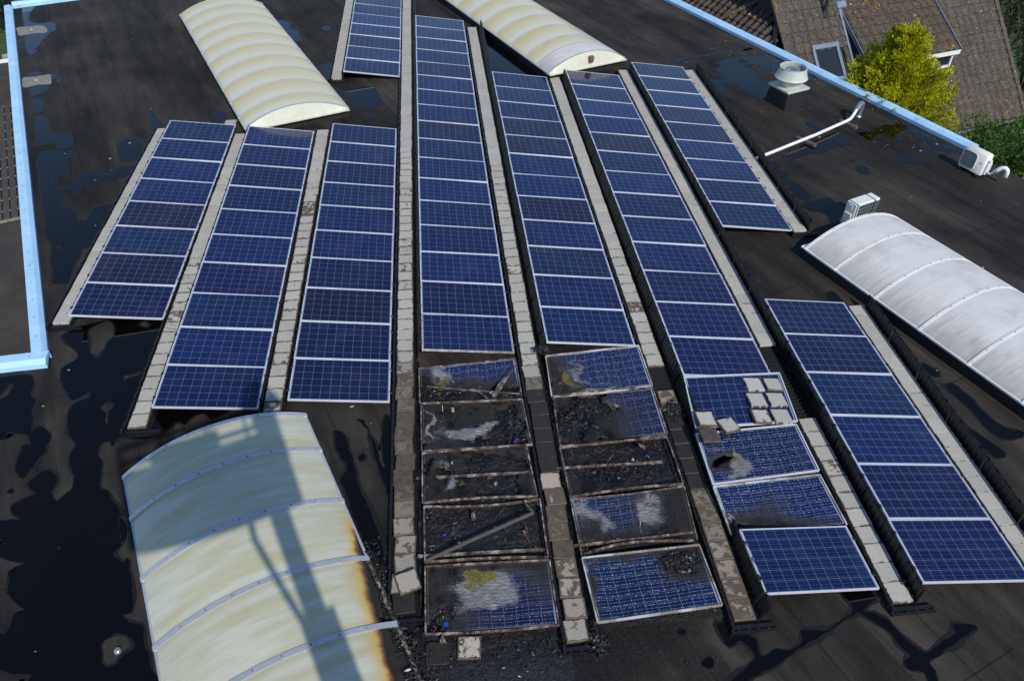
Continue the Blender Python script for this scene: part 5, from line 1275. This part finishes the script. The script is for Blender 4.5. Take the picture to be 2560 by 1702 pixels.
for x in (-0.28, 0.28):
    mb = MB(); mb.cbox((x-0.04, -0.22, 0.0), (x+0.04, 0.22, 0.10), 0.01); mb.build('foot', MT['pvc'], a2)
mb = MB(); mb.cbox((0.12,-0.30,0.03),(0.40,-0.20,0.12),0.02); mb.cbox((0.30,-0.42,0.05),(0.55,-0.30,0.15),0.02); mb.build('cable_cover', MT['pvc'], a2)

a2.scale = (.92,.92,.9)
# white pipe on wooden blocks with a zinc elbow
pp = thing('white_pipe', 'white plastic pipe running from the panels to a zinc elbow', 'pipe', (15.2, 1.5, 0))
def rel(*pts): return [Vector(p)-Vector((15.2,1.5,0)) for p in pts]
mb = MB(); mb.tube(rel((14.95,1.37,.10),(15.2,1.5,.10),(16.55,2.225,.125),(16.69,2.30,.128),(16.85,2.38,.13),(18.08,3.12,.135),(18.22,3.21,.145),(18.30,3.27,.19),(18.46,3.42,.34)), .04, 14); smooth_by_angle(mb.build('pipe_run', MT['pvc'], pp), 60)
mb = MB(); mb.tube(rel((18.44,3.40,.32),(18.52,3.48,.40),(18.60,3.55,.43),(18.67,3.60,.40),(18.69,3.62,.32),(18.69,3.62,.0)), .065, 16); smooth_by_angle(mb.build('elbow', MT['zinc'], pp), 60)
mb = MB(); mb.lathe([(0.085,0.0),(0.085,0.03),(0.07,0.05)], rel((18.69,3.62,0))[0], 16); mb.build('collar', MT['zinc'], pp)
for lab, a, b in (('weathered wooden block under the middle of the white pipe', (16.46,2.50), (16.77,2.00)), ('weathered wooden block under the far bend of the white pipe', (18.03,3.38), (18.30,2.88))):
    mb = MB(); A_ = Vector((*a, 0)); B_ = Vector((*b, 0)); L = (B_-A_).length
    mb.cbox((0,-0.055,0),(L,0.055,0.075),0.008)
    o = mb.build('wooden_block', MT['wood']); o.location = A_; o.rotation_euler = (0,0,math.atan2((B_-A_).y,(B_-A_).x)); tag(o, lab, 'wood block', 'wooden blocks under the pipe')
fl = sheet('felt_patch', [BP(*q) for q in ((3.0,17.6),(4.0,18.75),(4.9,18.9),(4.75,17.7))], 0.005, MT['roof'])
tag(fl, 'newer dark felt patch around the zinc elbow', 'felt patch')
# grey felt patches at the left coping
for lab, pts in (('pale grey felt patch with a stone in the far left puddle', [(-6.98,12.62),(-6.6,12.72),(-6.25,12.79),(-5.95,12.45),(-5.86,12.11),(-6.2,12.06),(-6.62,11.88),(-6.8,12.2)]),
                 ('pale grey felt patch with a stone beside the left coping, nearer one', [(-5.22,8.28),(-4.9,8.33),(-4.53,8.47),(-4.38,8.15),(-4.26,7.77),(-4.6,7.74),(-4.93,7.57),(-5.1,7.9)])):
    q = smooth_poly(pts, 3.3, 0.006); cx = sum(p[0] for p in pts)/len(pts); cy = sum(p[1] for p in pts)/len(pts)
    mb = MB(); n = len(q)
    for p in q: mb.v.append(Vector((p.x, p.y, 0.012)))
    for p in q: mb.v.append(Vector((p.x, p.y, 0.0)))
    mb.face(range(n))
    for i in range(n): mb.face((i, n+i, n+(i+1) % n, (i+1) % n))
    o = mb.build('felt_patch', MT['felt'])
    if o.data.polygons[0].normal.z < 0: o.data.flip_normals()
    tag(o, lab, 'felt patch', 'grey felt patches beside the left coping')
    mb = MB(); mb.lathe([(0.05,0.012),(0.055,0.03),(0.03,0.055),(0.005,0.06)], (cx, cy, 0), 9)
    tag(mb.build('stone', MT['speck'], smooth=True), 'small brown stone on the %s felt patch' % ('far' if cy > 10 else 'nearer'), 'stone', 'stones on the felt patches')
# metal vent cap in the lower left puddle
mb = MB(); mb.lathe([(0.05,0.0),(0.05,0.02),(0.042,0.035),(0.03,0.05),(0.01,0.055)], (2.59,-10.26,0), 20)
tag(mb.build('vent_cap', MT['zinc'], smooth=True), 'small shiny metal vent cap in the dry spot of the lower left puddle', 'vent cap')
mb = MB(); mb.cbox((-.15,-.15,0),(.15,.15,.05),.006); o = mb.build('paver', PAVER_ME.materials[0])
bpy.data.objects.remove(o)
put_paver(dict(loc=Vector((1.47,4.60,.03)), rot=(0,0,0.02), wet=.02, soot=0, warm=0), 'lone pale paver beyond the far right corner of the leftmost row', 'pavers beside the leftmost row')

# pale litter: leaf bits and droppings scattered over the membrane
mb = MB(); rl = random.Random(9)
for _ in range(330):
    x, y = rl.uniform(-6, 21), rl.uniform(-12, 13)
    v = Vector((x, y, 0)).dot(BV)
    if v < -1.6 and y > -5: continue
    if v > 19.2: continue
    if rl.random() < .3: v2 = 19.5-abs(rl.gauss(0, .7)); q = B(rl.uniform(-3, 6), v2); x, y = q.x, q.y
    n0 = len(mb.v); k = 5; s = rl.uniform(.005,.016) if rl.random() < .92 else rl.uniform(.016,.032); a0 = rl.uniform(0,6)
    for i in range(k):
        a = a0+6.28*i/k; mb.v.append(Vector((x+s*1.6*math.cos(a)*rl.uniform(.6,1.2), y+s*math.sin(a)*rl.uniform(.6,1.2), .010)))
    mb.v.append(Vector((x, y, .010+s*.5)))
    for i in range(k): mb.face((n0+i, n0+(i+1) % k, n0+k))
tag(mb.build('litter', MT['speck']), 'small pale leaf bits and droppings scattered over the roof', 'litter', kind='stuff')
# ------------------------------------------------------------------ neighbouring houses
HB = Vector((26.92, 7.33, -2.0)); HA = math.radians(17); HF = math.radians(47)
hd = Vector((math.cos(HA), math.sin(HA), 0)); hn = Vector((-hd.y, hd.x, 0)); hg = hn*math.cos(HF)+Vector((0,0,math.sin(HF))); hN = hd.cross(hg)
def H(s, t, h=0.0): return HB + hd*s + hg*t + hN*h
TW, TG, TL = 0.30, 0.335, 0.39
def tile_mesh(mat):
    mb = MB(); xs = [0, .05, .10, .15, .20, .25, .30]; zs = [.004, .048, .052, .012, .000, .012, .050]
    for y, dz in ((0.0, 0.042), (TL, 0.0)):
        for x, z in zip(xs, zs): mb.v.append(Vector((x-TW/2, y, z+dz)))
    for x, z in zip(xs, zs): mb.v.append(Vector((x-TW/2, 0.0, z)))
    k = len(xs)
    for i in range(k-1):
        mb.face((i, i+1, k+i+1, k+i)); mb.face((2*k+i, 2*k+i+1, i+1, i))
    return mb.mesh('roof_tile', mat)
def frame_m(o, ex, ey, ez): return Matrix(((ex.x,ey.x,ez.x,o.x),(ex.y,ey.y,ez.y,o.y),(ex.z,ey.z,ez.z,o.z),(0,0,0,1)))
rt = random.Random(4)
def lay_tiles(root, slots, mat, limit):
    """slots: matrices; the nearest are parts of their own, the rest one joined part"""
    me = tile_mesh(mat); slots.sort(key=lambda m: (m.translation-CAM).length)
    rootinv = Matrix.Translation(-root.location)
    for m in slots[:limit]:
        o = obj('roof_tile', me, root); o.matrix_local = rootinv @ m
    if len(slots) > limit:
        mb = MB(); vs = [v.co.copy() for v in me.vertices]; fs = [tuple(p.vertices) for p in me.polygons]
        for m in slots[limit:]:
            n = len(mb.v); mm = rootinv @ m
            mb.v += [mm @ v for v in vs]
            for f in fs: mb.face([n+i for i in f])
        tag(mb.build('far_roof_tiles', mat, root), kind='stuff')
house = thing('house', 'neighbouring house with lichened tile roof, dormer and roof window', 'house', HB)
HSC = 1.14
def hq(*pts): return [Vector(p)-HB for p in pts]
S0, S1, T1 = -8.85, 0.0, 6.2
D_S0, D_S1, D_T0, D_T1, D_H = -6.42, -2.80, 2.12, 4.58, 0.74
mb = MB(); mb.quad(*hq(H(S0,-.05,-.03), H(S1,-.05,-.03), H(S1,T1,-.03), H(S0,T1,-.03)))
back = hn*math.cos(HF)*1.0
r0, r1 = H(S0,T1,-.03), H(S1,T1,-.03); dn = hn*4.2+Vector((0,0,-4.5))
mb.quad(*hq(r0, r1, r1+dn, r0+dn))
mb.build('roof_deck', MT['dark'], house)
mb = MB(); e0, e1 = H(S0+.15,.35,-.1), H(S1-.15,.35,-.1); bk = hn*7.6
def dropz(p): return Vector((p.x, p.y, GZ))
for a, b in ((e0, e1), (e1, e1+bk), (e1+bk, e0+bk), (e0+bk, e0)):
    mb.quad(*hq(dropz(a), dropz(b), b, a))
g1 = H(S1-.15, T1, -.12); g0 = H(S0+.15, T1, -.12)
n = len(mb.v); mb.v += hq(e1, e1+bk, g1); mb.face((n,n+1,n+2)); n = len(mb.v); mb.v += hq(e0, e0+bk, g0); mb.face((n,n+1,n+2))
mb.build('wall', MT['dark'], house)  # gable coloured near-black to stand in for the shadow band between roofs
slots = []
RL = (-7.97, -6.95, 2.30, 3.36)
for j in range(int(T1/TG)):
    for i in range(int((S1-S0)/TW)):
        s = S0+TW*(i+.5)+.02; t = j*TG-.03
        if D_S0-.02 < s < D_S1+.02 and D_T0-.1 < t+.2 < D_T1-.05: continue
        if RL[0]-.08 < s < RL[1]+.08 and RL[2]-.1 < t+.18 < RL[3]+.02: continue
        o_ = H(s, t, rt.uniform(0,.006)); slots.append(frame_m(o_, hd, hg, hN) @ Matrix.Rotation(rt.uniform(-.012,.012),4,'Z'))
lay_tiles(house, slots, MT['tile'], 230)
# verge caps, gutter
for j in range(int(T1/TG)):
    for S_, x0 in ((S1, -.09), (S0, -.10)):
        mb = MB(); mb.cbox((x0, 0, 0), (.08, TG*1.06, .075), .012, Matrix.Translation(-HB) @ frame_m(H(S_, j*TG, .01), hd, hg, hN)); mb.build('verge_tile', MT['tile'], house)
mb = MB(); prof = [(0.07*math.cos(PI+PI*i/8), 0.07*math.sin(PI+PI*i/8)) for i in range(9)] + [(0.058*math.cos(2*PI-PI*i/8), 0.058*math.sin(2*PI-PI*i/8)) for i in range(9)]
mb.sweep(hq(H(S0,-.10,.02), H(S1+.05,-.10,.02)), prof); smooth_by_angle(mb.build('gutter', MT['zinc'], house), 50)
# roof window
rw = MB(); s0, s1, t0, t1 = RL
for lo, hi in (((s0,t0,.02),(s0+.10,t1,.11)), ((s1-.10,t0,.02),(s1,t1,.11)), ((s0+.10,t0,.02),(s1-.10,t0+.12,.10)), ((s0,t1-.0,.02),(s1,t1+.14,.13))):
    pts = [H(x, y, z)-HB for z in (lo[2], hi[2]) for x, y in ((lo[0],lo[1]),(hi[0],lo[1]),(hi[0],hi[1]),(lo[0],hi[1]))]
    n = len(rw.v); rw.v += pts
    for f in ((0,3,2,1),(4,5,6,7),(0,1,5,4),(1,2,6,5),(2,3,7,6),(3,0,4,7)): rw.face([n+i for i in f])
wo_ = rw.build('roof_window', MT['zinc'], house)
mb = MB(); mb.quad(*hq(H(s0+.1,t0+.12,.075), H(s1-.1,t0+.12,.075), H(s1-.1,t1,.075), H(s0+.1,t1,.075))); mb.build('pane', MT['glass'], wo_)
# vent pipe
mb = MB(); p0 = H(-7.12,4.42,.0)-HB; mb.tube([p0, p0+Vector((0,0,.62))], .055, 12); mb.lathe([(.10,.60),(.11,.66),(.05,.70)], p0, 12); mb.lathe([(.16,-.02),(.09,.14)], p0, 12)
mb.build('vent_pipe', MT['rubber'], house)
# shed dormer
up = Vector((0,0,1))
def DF(s, z): return H(s, D_T0, 0) + up*z                           # point on the dormer front
eL, eR = DF(D_S0, D_H), DF(D_S1, D_H); tL, tR = H(D_S0, D_T1, 0.0), H(D_S1, D_T1, 0.0)
dd = (eL-tL).normalized(); over = dd*0.20
dor = MB(); dor.quad(*hq(H(D_S0,D_T0), eL, tL, H(D_S0,D_T0+.01)))
for ss, sg in ((D_S0, -1), (D_S1, 1)):
    cheek = MB(); n = len(cheek.v); cheek.v += hq(H(ss, D_T0, 0), DF(ss, D_H-.05), H(ss, D_T1, 0)); cheek.face((n, n+1, n+2)); cheek.build('dormer_cheek', MT['dark'], house)
mb = MB(); th = Vector((0,0,-.05))
oL, oR = -hd*.04, hd*.14
P4 = [tL+oL, tR+oR, eR+oR+over, eL+oL+over]
mb.quad(*hq(*P4)); mb.quad(*hq(*[p+th for p in P4][::-1]))
for i in range(4): a, b = P4[i], P4[(i+1) % 4]; mb.quad(*hq(a+th, b+th, b, a))
mb.build('dormer_roof', MT['dark'], house)
ey = (tL-eL).normalized(); ex = hd; ez = ex.cross(ey).normalized()
base = eL+oL+over; LL = (tL-(eL+over)).length; WW = (P4[1]-P4[0]).length; ds = []
for j in range(int(LL/TG)+1):
    for i in range(int(WW/TW)):
        ds.append(frame_m(base + ex*(TW*(i+.5)+.03) + ey*(j*TG-.03) + ez*(.012+rt.uniform(0,.006)), ex, ey, ez))
lay_tiles(house, ds, MT['tile3'], 60)
mb = MB(); mb.bar(hq(eL+oL+over-up*.10, eR+oR+over-up*.10), .03, .14); mb.build('dormer_fascia', MT['wpaint'], house)
mb = MB(); mb.bar(hq(tL+oL*1.02-up*.04, eL+oL*1.02+over-up*.04), .03, .12); mb.build('barge_board', MT['lead'], house)
mb = MB(); mb.bar(hq(tR+oR*1.02-up*.04, eR+oR*1.02+over-up*.04), .03, .12); mb.build('barge_board', MT['lead'], house)
mb = MB(); mb.bar(hq(H(D_S0-.06,D_T0-.1,.05), H(D_S0-.06,D_T1,.05)), .16, .03, up=hN); mb.cbox((-.22,-.12,.03),(.16,.12,.14),.03, Matrix.Translation(-HB) @ frame_m(H(D_S0,D_T1+.05,0), hd, hg, hN)); mb.build('flashing', MT['lead'], house)
mb = MB(); mb.quad(*hq(DF(D_S0,.0), DF(D_S1,.0), DF(D_S1,D_H-.06), DF(D_S0,D_H-.06))); mb.build('dormer_front', MT['dark'], house)
fo = -hn*.05
k = 5; ww = (D_S1-D_S0)/k
wfr = MB()
for i in range(k+1):
    s = D_S0+ww*i; wfr.bar(hq(DF(s,.02)+fo, DF(s,D_H-.08)+fo), .07 if i in (0,k) else .055, .06, up=hn)
for z in (.04, D_H-.12): wfr.bar(hq(DF(D_S0,z)+fo, DF(D_S1,z)+fo), .06, .07)
win = wfr.build('dormer_window', MT['wpaint'], house)
for i in range(k):
    mb = MB(); a, b = D_S0+ww*i+.03, D_S0+ww*(i+1)-.03; mb.quad(*hq(*[DF(s, z)+fo*.5 for s, z in ((a,.06),(b,.06),(b,D_H-.14),(a,D_H-.14))])); mb.build('pane', MT['glass'], win)

house.scale = (HSC,)*3; house.location = CAM + (HB-CAM)*HSC
# darker house on the left of it, its slope facing this roof
LF = math.radians(36); lg = BV*math.cos(LF)+Vector((0,0,math.sin(LF))); LB = BV*20.0+Vector((0,0,-1.3)); LN = (BU.cross(lg)).normalized()
ld = BU.copy()
if LN.z < 0: LN = -LN
house2 = thing('house', 'dark tiled house roof behind the right coping at the top edge', 'house', LB)
def L_(u, t, h=0.0): return LB + BU*u + lg*t + LN*h
def umax(t): return -2.47 - (t-1.48)*0.955
mb = MB(); mb.quad(*[p-LB for p in (L_(-16,-.1,-.03), L_(umax(-.1),-.1,-.03), L_(umax(6),6,-.03), L_(-16,6,-.03))]); mb.build('roof_deck', MT['dark'], house2)
mb = MB(); a, b = L_(-16,.3,-.1), L_(-1.6,.3,-.1); mb.quad(*[p-LB for p in (dropz(a), dropz(b), b, a)])
mb.build('wall', MT['brick'], house2)
slots = []
for j in range(18):
    t = j*TG
    u = -13.0
    while u < umax(t)-.16:
        slots.append(frame_m(L_(u, t-.03, rt.uniform(0,.006)), -ld, lg, LN) if (-ld).cross(lg).dot(LN) > 0 else frame_m(L_(u, t-.03, rt.uniform(0,.006)), ld, lg, LN))
        u += TW
lay_tiles(house2, slots, MT['tile2'], 290)
mb = MB(); a, b = L_(-5.3,1.3,.06), L_(-4.2,3.2,.06); nseg = 7
for i in range(nseg):
    p, q = a.lerp(b, i/nseg), a.lerp(b, (i+1.06)/nseg); mb.sweep([p-LB, q-LB+Vector((0,0,.012))], [(.11*math.cos(PI*k/6), .09*math.sin(PI*k/6)) for k in range(7)])
mb.build('hip_tiles', MT['tile3'], house2)
mb = MB(); mb.bar([L_(umax(0)+.05,0,.02)-LB, L_(umax(6)+.05,6,.02)-LB], .12, .10, up=LN); mb.build('verge', MT['dark'], house2)

# ------------------------------------------------------------------ trees and shrubs
def leaf_cloud(name, mat, parent, n, pick, size, aspect, droop, seed, up_bias=0.0):
    mb = MB(); r = random.Random(seed)
    for _ in range(n):
        p, outw = pick(r)
        d = (outw + Vector((r.gauss(0,.5), r.gauss(0,.5), r.gauss(0,.5)+up_bias))).normalized()
        s = size*r.uniform(.5,1.3); sd = d.cross(Vector((r.gauss(0,1), r.gauss(0,1), r.gauss(0,1)))).normalized()
        w = s*aspect; tip = p+d*s; mid = p+d*s*.5+Vector((0,0,-droop*s))
        n0 = len(mb.v); mb.v += [p, mid+sd*w, tip, mid-sd*w]; mb.face((n0, n0+1, n0+2, n0+3))
    return mb.build(name, mat, parent)
TC = Vector((20.50, 5.30, GZ))
con = thing('conifer_tree', 'golden yellow conifer leaning over the right coping', 'tree', TC)
mb = MB(); prof = []
path = [Vector((0,0,0)), Vector((.05,.05,2.0)), Vector((0,.1,4.6)), Vector((.05,.05,7.4))]
for i in range(len(path)-1):
    mb.sweep([path[i], path[i+1]], [((.16-.045*i)*math.cos(a*PI/4), (.16-.045*i)*math.sin(a*PI/4)) for a in range(8)])
rr = random.Random(2); sprays = []
ZO = 1.4
for i in range(1000):
    z = 1.0+5.2*rr.random()**0.85; f = (z-.8)/5.6
    R = 2.0*math.sin(PI*min(1, 0.18+0.76*f))**0.7*(1.0 if f < .5 else max(.08, (1.07-f)/.57)); a = rr.uniform(0, 2*PI)
    R *= 0.80+0.45*fbm(math.cos(a)*1.6, math.sin(a)*1.6, z*.9, 3)+rr.uniform(-.16,.16)
    R = max(.12, R); k_ = 1.0 if rr.random() < .7 else rr.uniform(.55,.9)
    p = Vector((R*k_*math.cos(a), R*k_*math.sin(a), z+ZO+.2*R))
    o_ = (Vector((math.cos(a), math.sin(a), rr.uniform(.35,1.1)+f*.5))).normalized()
    sprays.append((p, o_, rr.uniform(.20,.40)))
    if i % 3 == 0: mb.sweep([Vector((.03, .05, max(.6, z+ZO-.45))), Vector((p.x*.5, p.y*.5, z+ZO-.12)), p*1.0], [(.018,0),(-.009,.015),(-.009,-.015)])
mb.build('trunk', MT['bark'], con)
def pick_con(r):
    p, o_, L = sprays[r.randrange(len(sprays))]
    s = r.uniform(-.35,1.0); w = .085*(1.15-max(0, s))
    q = p+o_*(L*s)+Vector((r.gauss(0,w), r.gauss(0,w), r.gauss(0,w)))
    return q, (o_*1.5+Vector((r.gauss(0,.3), r.gauss(0,.3), r.gauss(0,.3)))).normalized()
leaf_cloud('crown', MT['conifer'], con, 100000, pick_con, .095, .15, .03, 3, .15)

def shrub(name, label, center, rad, n, mat, size, aspect, seed, lobes=14, cat='shrub', group=None):
    t = thing(name, label, cat, Vector((center[0], center[1], GZ)), 0, group)
    r0 = random.Random(seed); L = []
    for _ in range(lobes):
        a, b = r0.uniform(0, 2*PI), r0.uniform(-.5, 1.0)
        L.append((Vector((rad[0]*.75*math.cos(a)*math.sqrt(max(.1,1-b*b*.6)), rad[1]*.75*math.sin(a)*math.sqrt(max(.1,1-b*b*.6)), center[2]-GZ+rad[2]*.7*b)), r0.uniform(.28,.55)*min(rad)))
    def pick(r):
        c, R = L[r.randrange(len(L))]; d = Vector((r.gauss(0,1), r.gauss(0,1), r.gauss(0,1))).normalized()
        return c+d*R*r.uniform(.6,1.08), (d+Vector((0,0,.3))).normalized()
    leaf_cloud('foliage', mat, t, n, pick, size, aspect, .08, seed)
    mb = MB(); top = center[2]-GZ
    for c, R in L: mb.sweep([Vector((0,0,0)), Vector((c.x*.4, c.y*.4, top*.5)), c], [(.03,0),(-.015,.026),(-.015,-.026)])
    mb.build('stem', MT['bark'], t)
    return t
GH = 'hedge shrubs beyond the right roof edge'
shrub('laurel_shrub', 'glossy green laurel shrub behind the far air conditioner', (22.6,2.7,-1.3), (1.3,1.3,1.3), 7000, MT['laurel'], .10, .30, 31, 18, group=GH)
shrub('laurel_shrub', 'glossy green laurel shrub at the right frame edge', (23.9,1.7,-1.5), (1.5,1.3,1.3), 6000, MT['laurel'], .10, .30, 32, 16, group=GH)
shrub('laurel_shrub', 'green laurel shrub below the house gutter', (23.9,4.6,-2.0), (1.5,1.2,1.2), 6000, MT['laurel'], .10, .30, 33, 16, group=GH)
shrub('laurel_shrub', 'low green laurel shrub under the curved white conduit', (22.2,0.6,-1.6), (1.0,1.2,1.1), 5000, MT['laurel'], .09, .30, 34, 14, group=GH)
GD = 'dark shrubs beside the house'
shrub('tall_shrub', 'dark tall shrub beside the house verge at the right edge', (33.3,13.5,-2.6), (2.0,2.0,2.2), 9000, MT['darkleaf'], .16, .16, 41, 24, group=GD)
shrub('tall_shrub', 'dark tall shrub behind the house verge at the top right corner', (34.8,17.2,-2.0), (2.6,2.6,3.0), 11000, MT['darkleaf'], .17, .16, 42, 26, group=GD)
shrub('tall_shrub', 'dark shrub below the house corner at the right edge', (32.0,10.3,-3.6), (1.9,1.7,1.8), 7000, MT['darkleaf'], .14, .2, 43, 18, group=GD)
shrub('tall_shrub', 'dark shrub farthest behind the house at the top right', (36.5,21.5,-1.6), (3.2,3.0,3.4), 11000, MT['darkleaf'], .2, .16, 44, 26, group=GD)
shrub('laurel_shrub', 'brown-green shrub under the near end of the house gutter', (28.6,8.4,-4.2), (1.7,1.4,1.2), 6000, MT['laurel'], .11, .3, 45, 16, group=GH)
shrub('laurel_shrub', 'green shrub in the garden right of the laurel hedge', (26.6,5.6,-3.4), (1.8,1.6,1.4), 6000, MT['laurel'], .11, .3, 46, 16, group=GH)
shrub('street_tree', 'dark tree beyond the road at the top left corner', (-16.5,31,-1.5), (4,4,3.4), 9000, MT['darkleaf'], .30, .3, 51, 20, 'tree')
mb = MB(); r = random.Random(77)
for _ in range(9000):
    x, y = r.uniform(-30,-9), r.uniform(20,45)
    if -16.1 < Vector((x,y,0)).dot(BV) < -5.1: continue
    n0 = len(mb.v); a = r.uniform(0,6.28); hgt = r.uniform(.04,.10); w = .02
    mb.v += [Vector((x-w*math.cos(a), y-w*math.sin(a), GZ)), Vector((x+w*math.cos(a), y+w*math.sin(a), GZ)), Vector((x+r.gauss(0,.03), y+r.gauss(0,.03), GZ+hgt))]; mb.face((n0,n0+1,n0+2))
tag(mb.build('grass_blades', MT['laurel']), 'grass verge at the top left corner', 'grass', kind='stuff')

# silver car in the street at the far left
car = thing('parked_car', 'silver car parked in the street behind the left coping', 'car', (-12.0, 21.7, GZ), math.atan2(BU.y, BU.x)+0.1)
def loft(mb, secs):
    n0 = len(mb.v); k = len(secs[0])
    for s in secs: mb.v += [Vector(p) for p in s]
    for i in range(len(secs)-1):
        for j in range(k): jj = (j+1) % k; mb.face((n0+i*k+j, n0+i*k+jj, n0+(i+1)*k+jj, n0+(i+1)*k+j))
    mb.face([n0+j for j in range(k)][::-1]); mb.face([n0+(len(secs)-1)*k+j for j in range(k)])
def sec(x, hw, z0, z1, r=.14):
    return [(x,-hw,z0+r),(x,-hw+r,z0),(x,hw-r,z0),(x,hw,z0+r),(x,hw,z1-r*1.4),(x,hw-r*1.2,z1),(x,-hw+r*1.2,z1),(x,-hw,z1-r*1.4)]
mb = MB(); loft(mb, [sec(-2.05,.62,.38,.70),sec(-1.95,.78,.26,.86),sec(-1.4,.86,.22,.94),sec(0,.88,.22,.96),sec(1.3,.86,.22,.92),sec(1.9,.76,.26,.76),sec(2.02,.60,.36,.64)]); smooth_by_angle(mb.build('body', MT['carp'], car), 50)
mb = MB(); loft(mb, [sec(-1.85,.62,.88,.98,.04),sec(-1.35,.66,.90,1.42,.1),sec(.1,.66,.92,1.46,.1),sec(.95,.68,.90,.98,.04)]); smooth_by_angle(mb.build('cabin', MT['glass'], car), 50)
mb = MB(); loft(mb, [sec(-1.38,.60,1.40,1.45,.02),sec(-.9,.61,1.43,1.50,.02),sec(.0,.60,1.42,1.485,.02),sec(.15,.58,1.40,1.45,.02)]); mb.build('roof_panel', MT['carp'], car)
for x in (-1.3, 1.3):
    for sg in (-1, 1):
        mb = MB(); mb.lathe([(.20,-.09),(.30,-.09),(.32,-.05),(.32,.05),(.30,.09),(.20,.09)], n=22)
        w = mb.build('wheel', MT['rubber'], car, True); w.rotation_euler = (PI/2,0,0); w.location = (x, sg*.80, .32)
for sg in (-1, 1):
    mb = MB(); mb.cbox((-.06,-.16,-.07),(.06,.16,.07),.03); l = mb.build('headlight', MT['wpaint'], car); l.location = (1.93, sg*.52, .66)

# ------------------------------------------------------------------ the lifting platform the picture was taken from (its shadow falls on the near skylight)
hz = Vector((-SUN_DIR.x, -SUN_DIR.y, 0)).normalized(); rgt = Vector((hz.y, -hz.x, 0))
def K(r, f, z): return rgt*(r+.10) + hz*f + Vector((0, 0, z))
lift = thing('lifting_platform', 'red steel lifting platform basket and boom above the near skylight, out of view', 'platform', CAM)
mb = MB(); mb.bar([K(-2.28,-.55,-1.62), K(.12,-.55,-1.62)], .95, .06, up=Vector((0,0,1))); mb.build('floor', MT['steel'], lift)
mb = MB()
for f in (-.12, -1.0):
    mb.bar([K(-2.28,f,-1.30), K(.02,f,-1.30)], .02, .50, up=Vector((0,0,1)))
for r_ in (-2.28, .10): mb.bar([K(r_,-.12,-1.30), K(r_,-1.0,-1.30)], .02, .50)
mb.build('side_panel', MT['steel'], lift)
mb = MB()
for z in (-.62, -.92):
    for f in (-.12, -1.0): mb.bar([K(-2.28,f,z), K(.10,f,z)], .06, .06)
    for r_ in (-2.28, .10): mb.bar([K(r_,-.12,z), K(r_,-1.0,z)], .06, .06)
for r_ in (-2.28, -1.5, -.9, -.35, .10):
    for f in (-.12, -1.0): mb.bar([K(r_,f,-1.6), K(r_,f,-.62)], .05, .05, up=hz)
mb.bar([K(-1.75,-.5,-1.0), K(-.75,-.5,-1.0)], .5, .75)
mb.build('railing', MT['steel'], lift)
mb = MB(); mb.bar([K(-.25,-.55,-1.6), K(-.22,-.75,-2.3), K(-.14,-1.4,-3.0)], .24, .26); mb.build('boom_head', MT['steel'], lift)
mb = MB(); mb.bar([K(-.15,-1.3,-2.9), K(-.08,-1.9,-3.6)], .40, .42); mb.bar([K(-.08,-1.9,-3.6), K(.25,-5.0,-6.5), K(.9,-10.5,-12.0)], .34, .36); mb.build('boom', MT['steel'], lift)
mb = MB(); mb.tube([K(-.62,-.7,-1.62), K(-.62,-.9,-2.0), K(-.45,-1.2,-2.5), K(-.2,-1.5,-3.2)], .045, 8); mb.build('hose', MT['rubber'], lift)
person = thing('person', 'person in dark clothing taking the picture from the platform, out of view', 'person', CAM)
def skin(name, verts, edges, radii, mat, parent):
    me = bpy.data.meshes.new(name); me.from_pydata([tuple(v) for v in verts], edges, []); me.materials.append(mat)
    o = obj(name, me, parent)
    md = o.modifiers.new('skin', 'SKIN'); 
    for i, r_ in enumerate(radii): me.skin_vertices[0].data[i].radius = (r_, r_)
    me.skin_vertices[0].data[0].use_root = True
    o.modifiers.new('sub', 'SUBSURF').levels = 2; o.modifiers['sub'].render_levels = 2
    return o
V = [K(-.05,-.42,-.72), K(-.05,-.42,-.45), K(-.05,-.40,-.28), K(-.05,-.36,-.12), K(-.05,-.30,.02), K(-.05,-.28,.12), K(-.25,-.40,-.30), K(-.36,-.28,-.52), K(-.14,-.13,-.10), K(.15,-.40,-.30), K(.26,-.28,-.52), K(.05,-.13,-.10), K(-.16,-.42,-1.1), K(-.17,-.42,-1.55), K(.06,-.42,-1.1), K(.07,-.42,-1.55)]
E_ = [(0,1),(1,2),(2,3),(3,4),(4,5),(2,6),(6,7),(7,8),(2,9),(9,10),(10,11),(0,12),(12,13),(0,14),(14,15)]
me = bpy.data.meshes.new('body'); me.from_pydata([tuple(v) for v in V], E_, []); me.materials.append(MT['cloth'])
bo = obj('body', me, person); md = bo.modifiers.new('skin', 'SKIN')
if not me.skin_vertices:
    bm = bmesh.new(); bm.from_mesh(me); bm.verts.layers.skin.verify(); bm.to_mesh(me); bm.free()
for i, r_ in enumerate([.15,.16,.15,.06,.10,.09,.07,.055,.04,.07,.055,.04,.08,.06,.08,.06]): me.skin_vertices[0].data[i].radius = (r_, r_)
me.skin_vertices[0].data[0].use_root = True
sb = bo.modifiers.new('sub', 'SUBSURF'); sb.levels = 2; sb.render_levels = 2
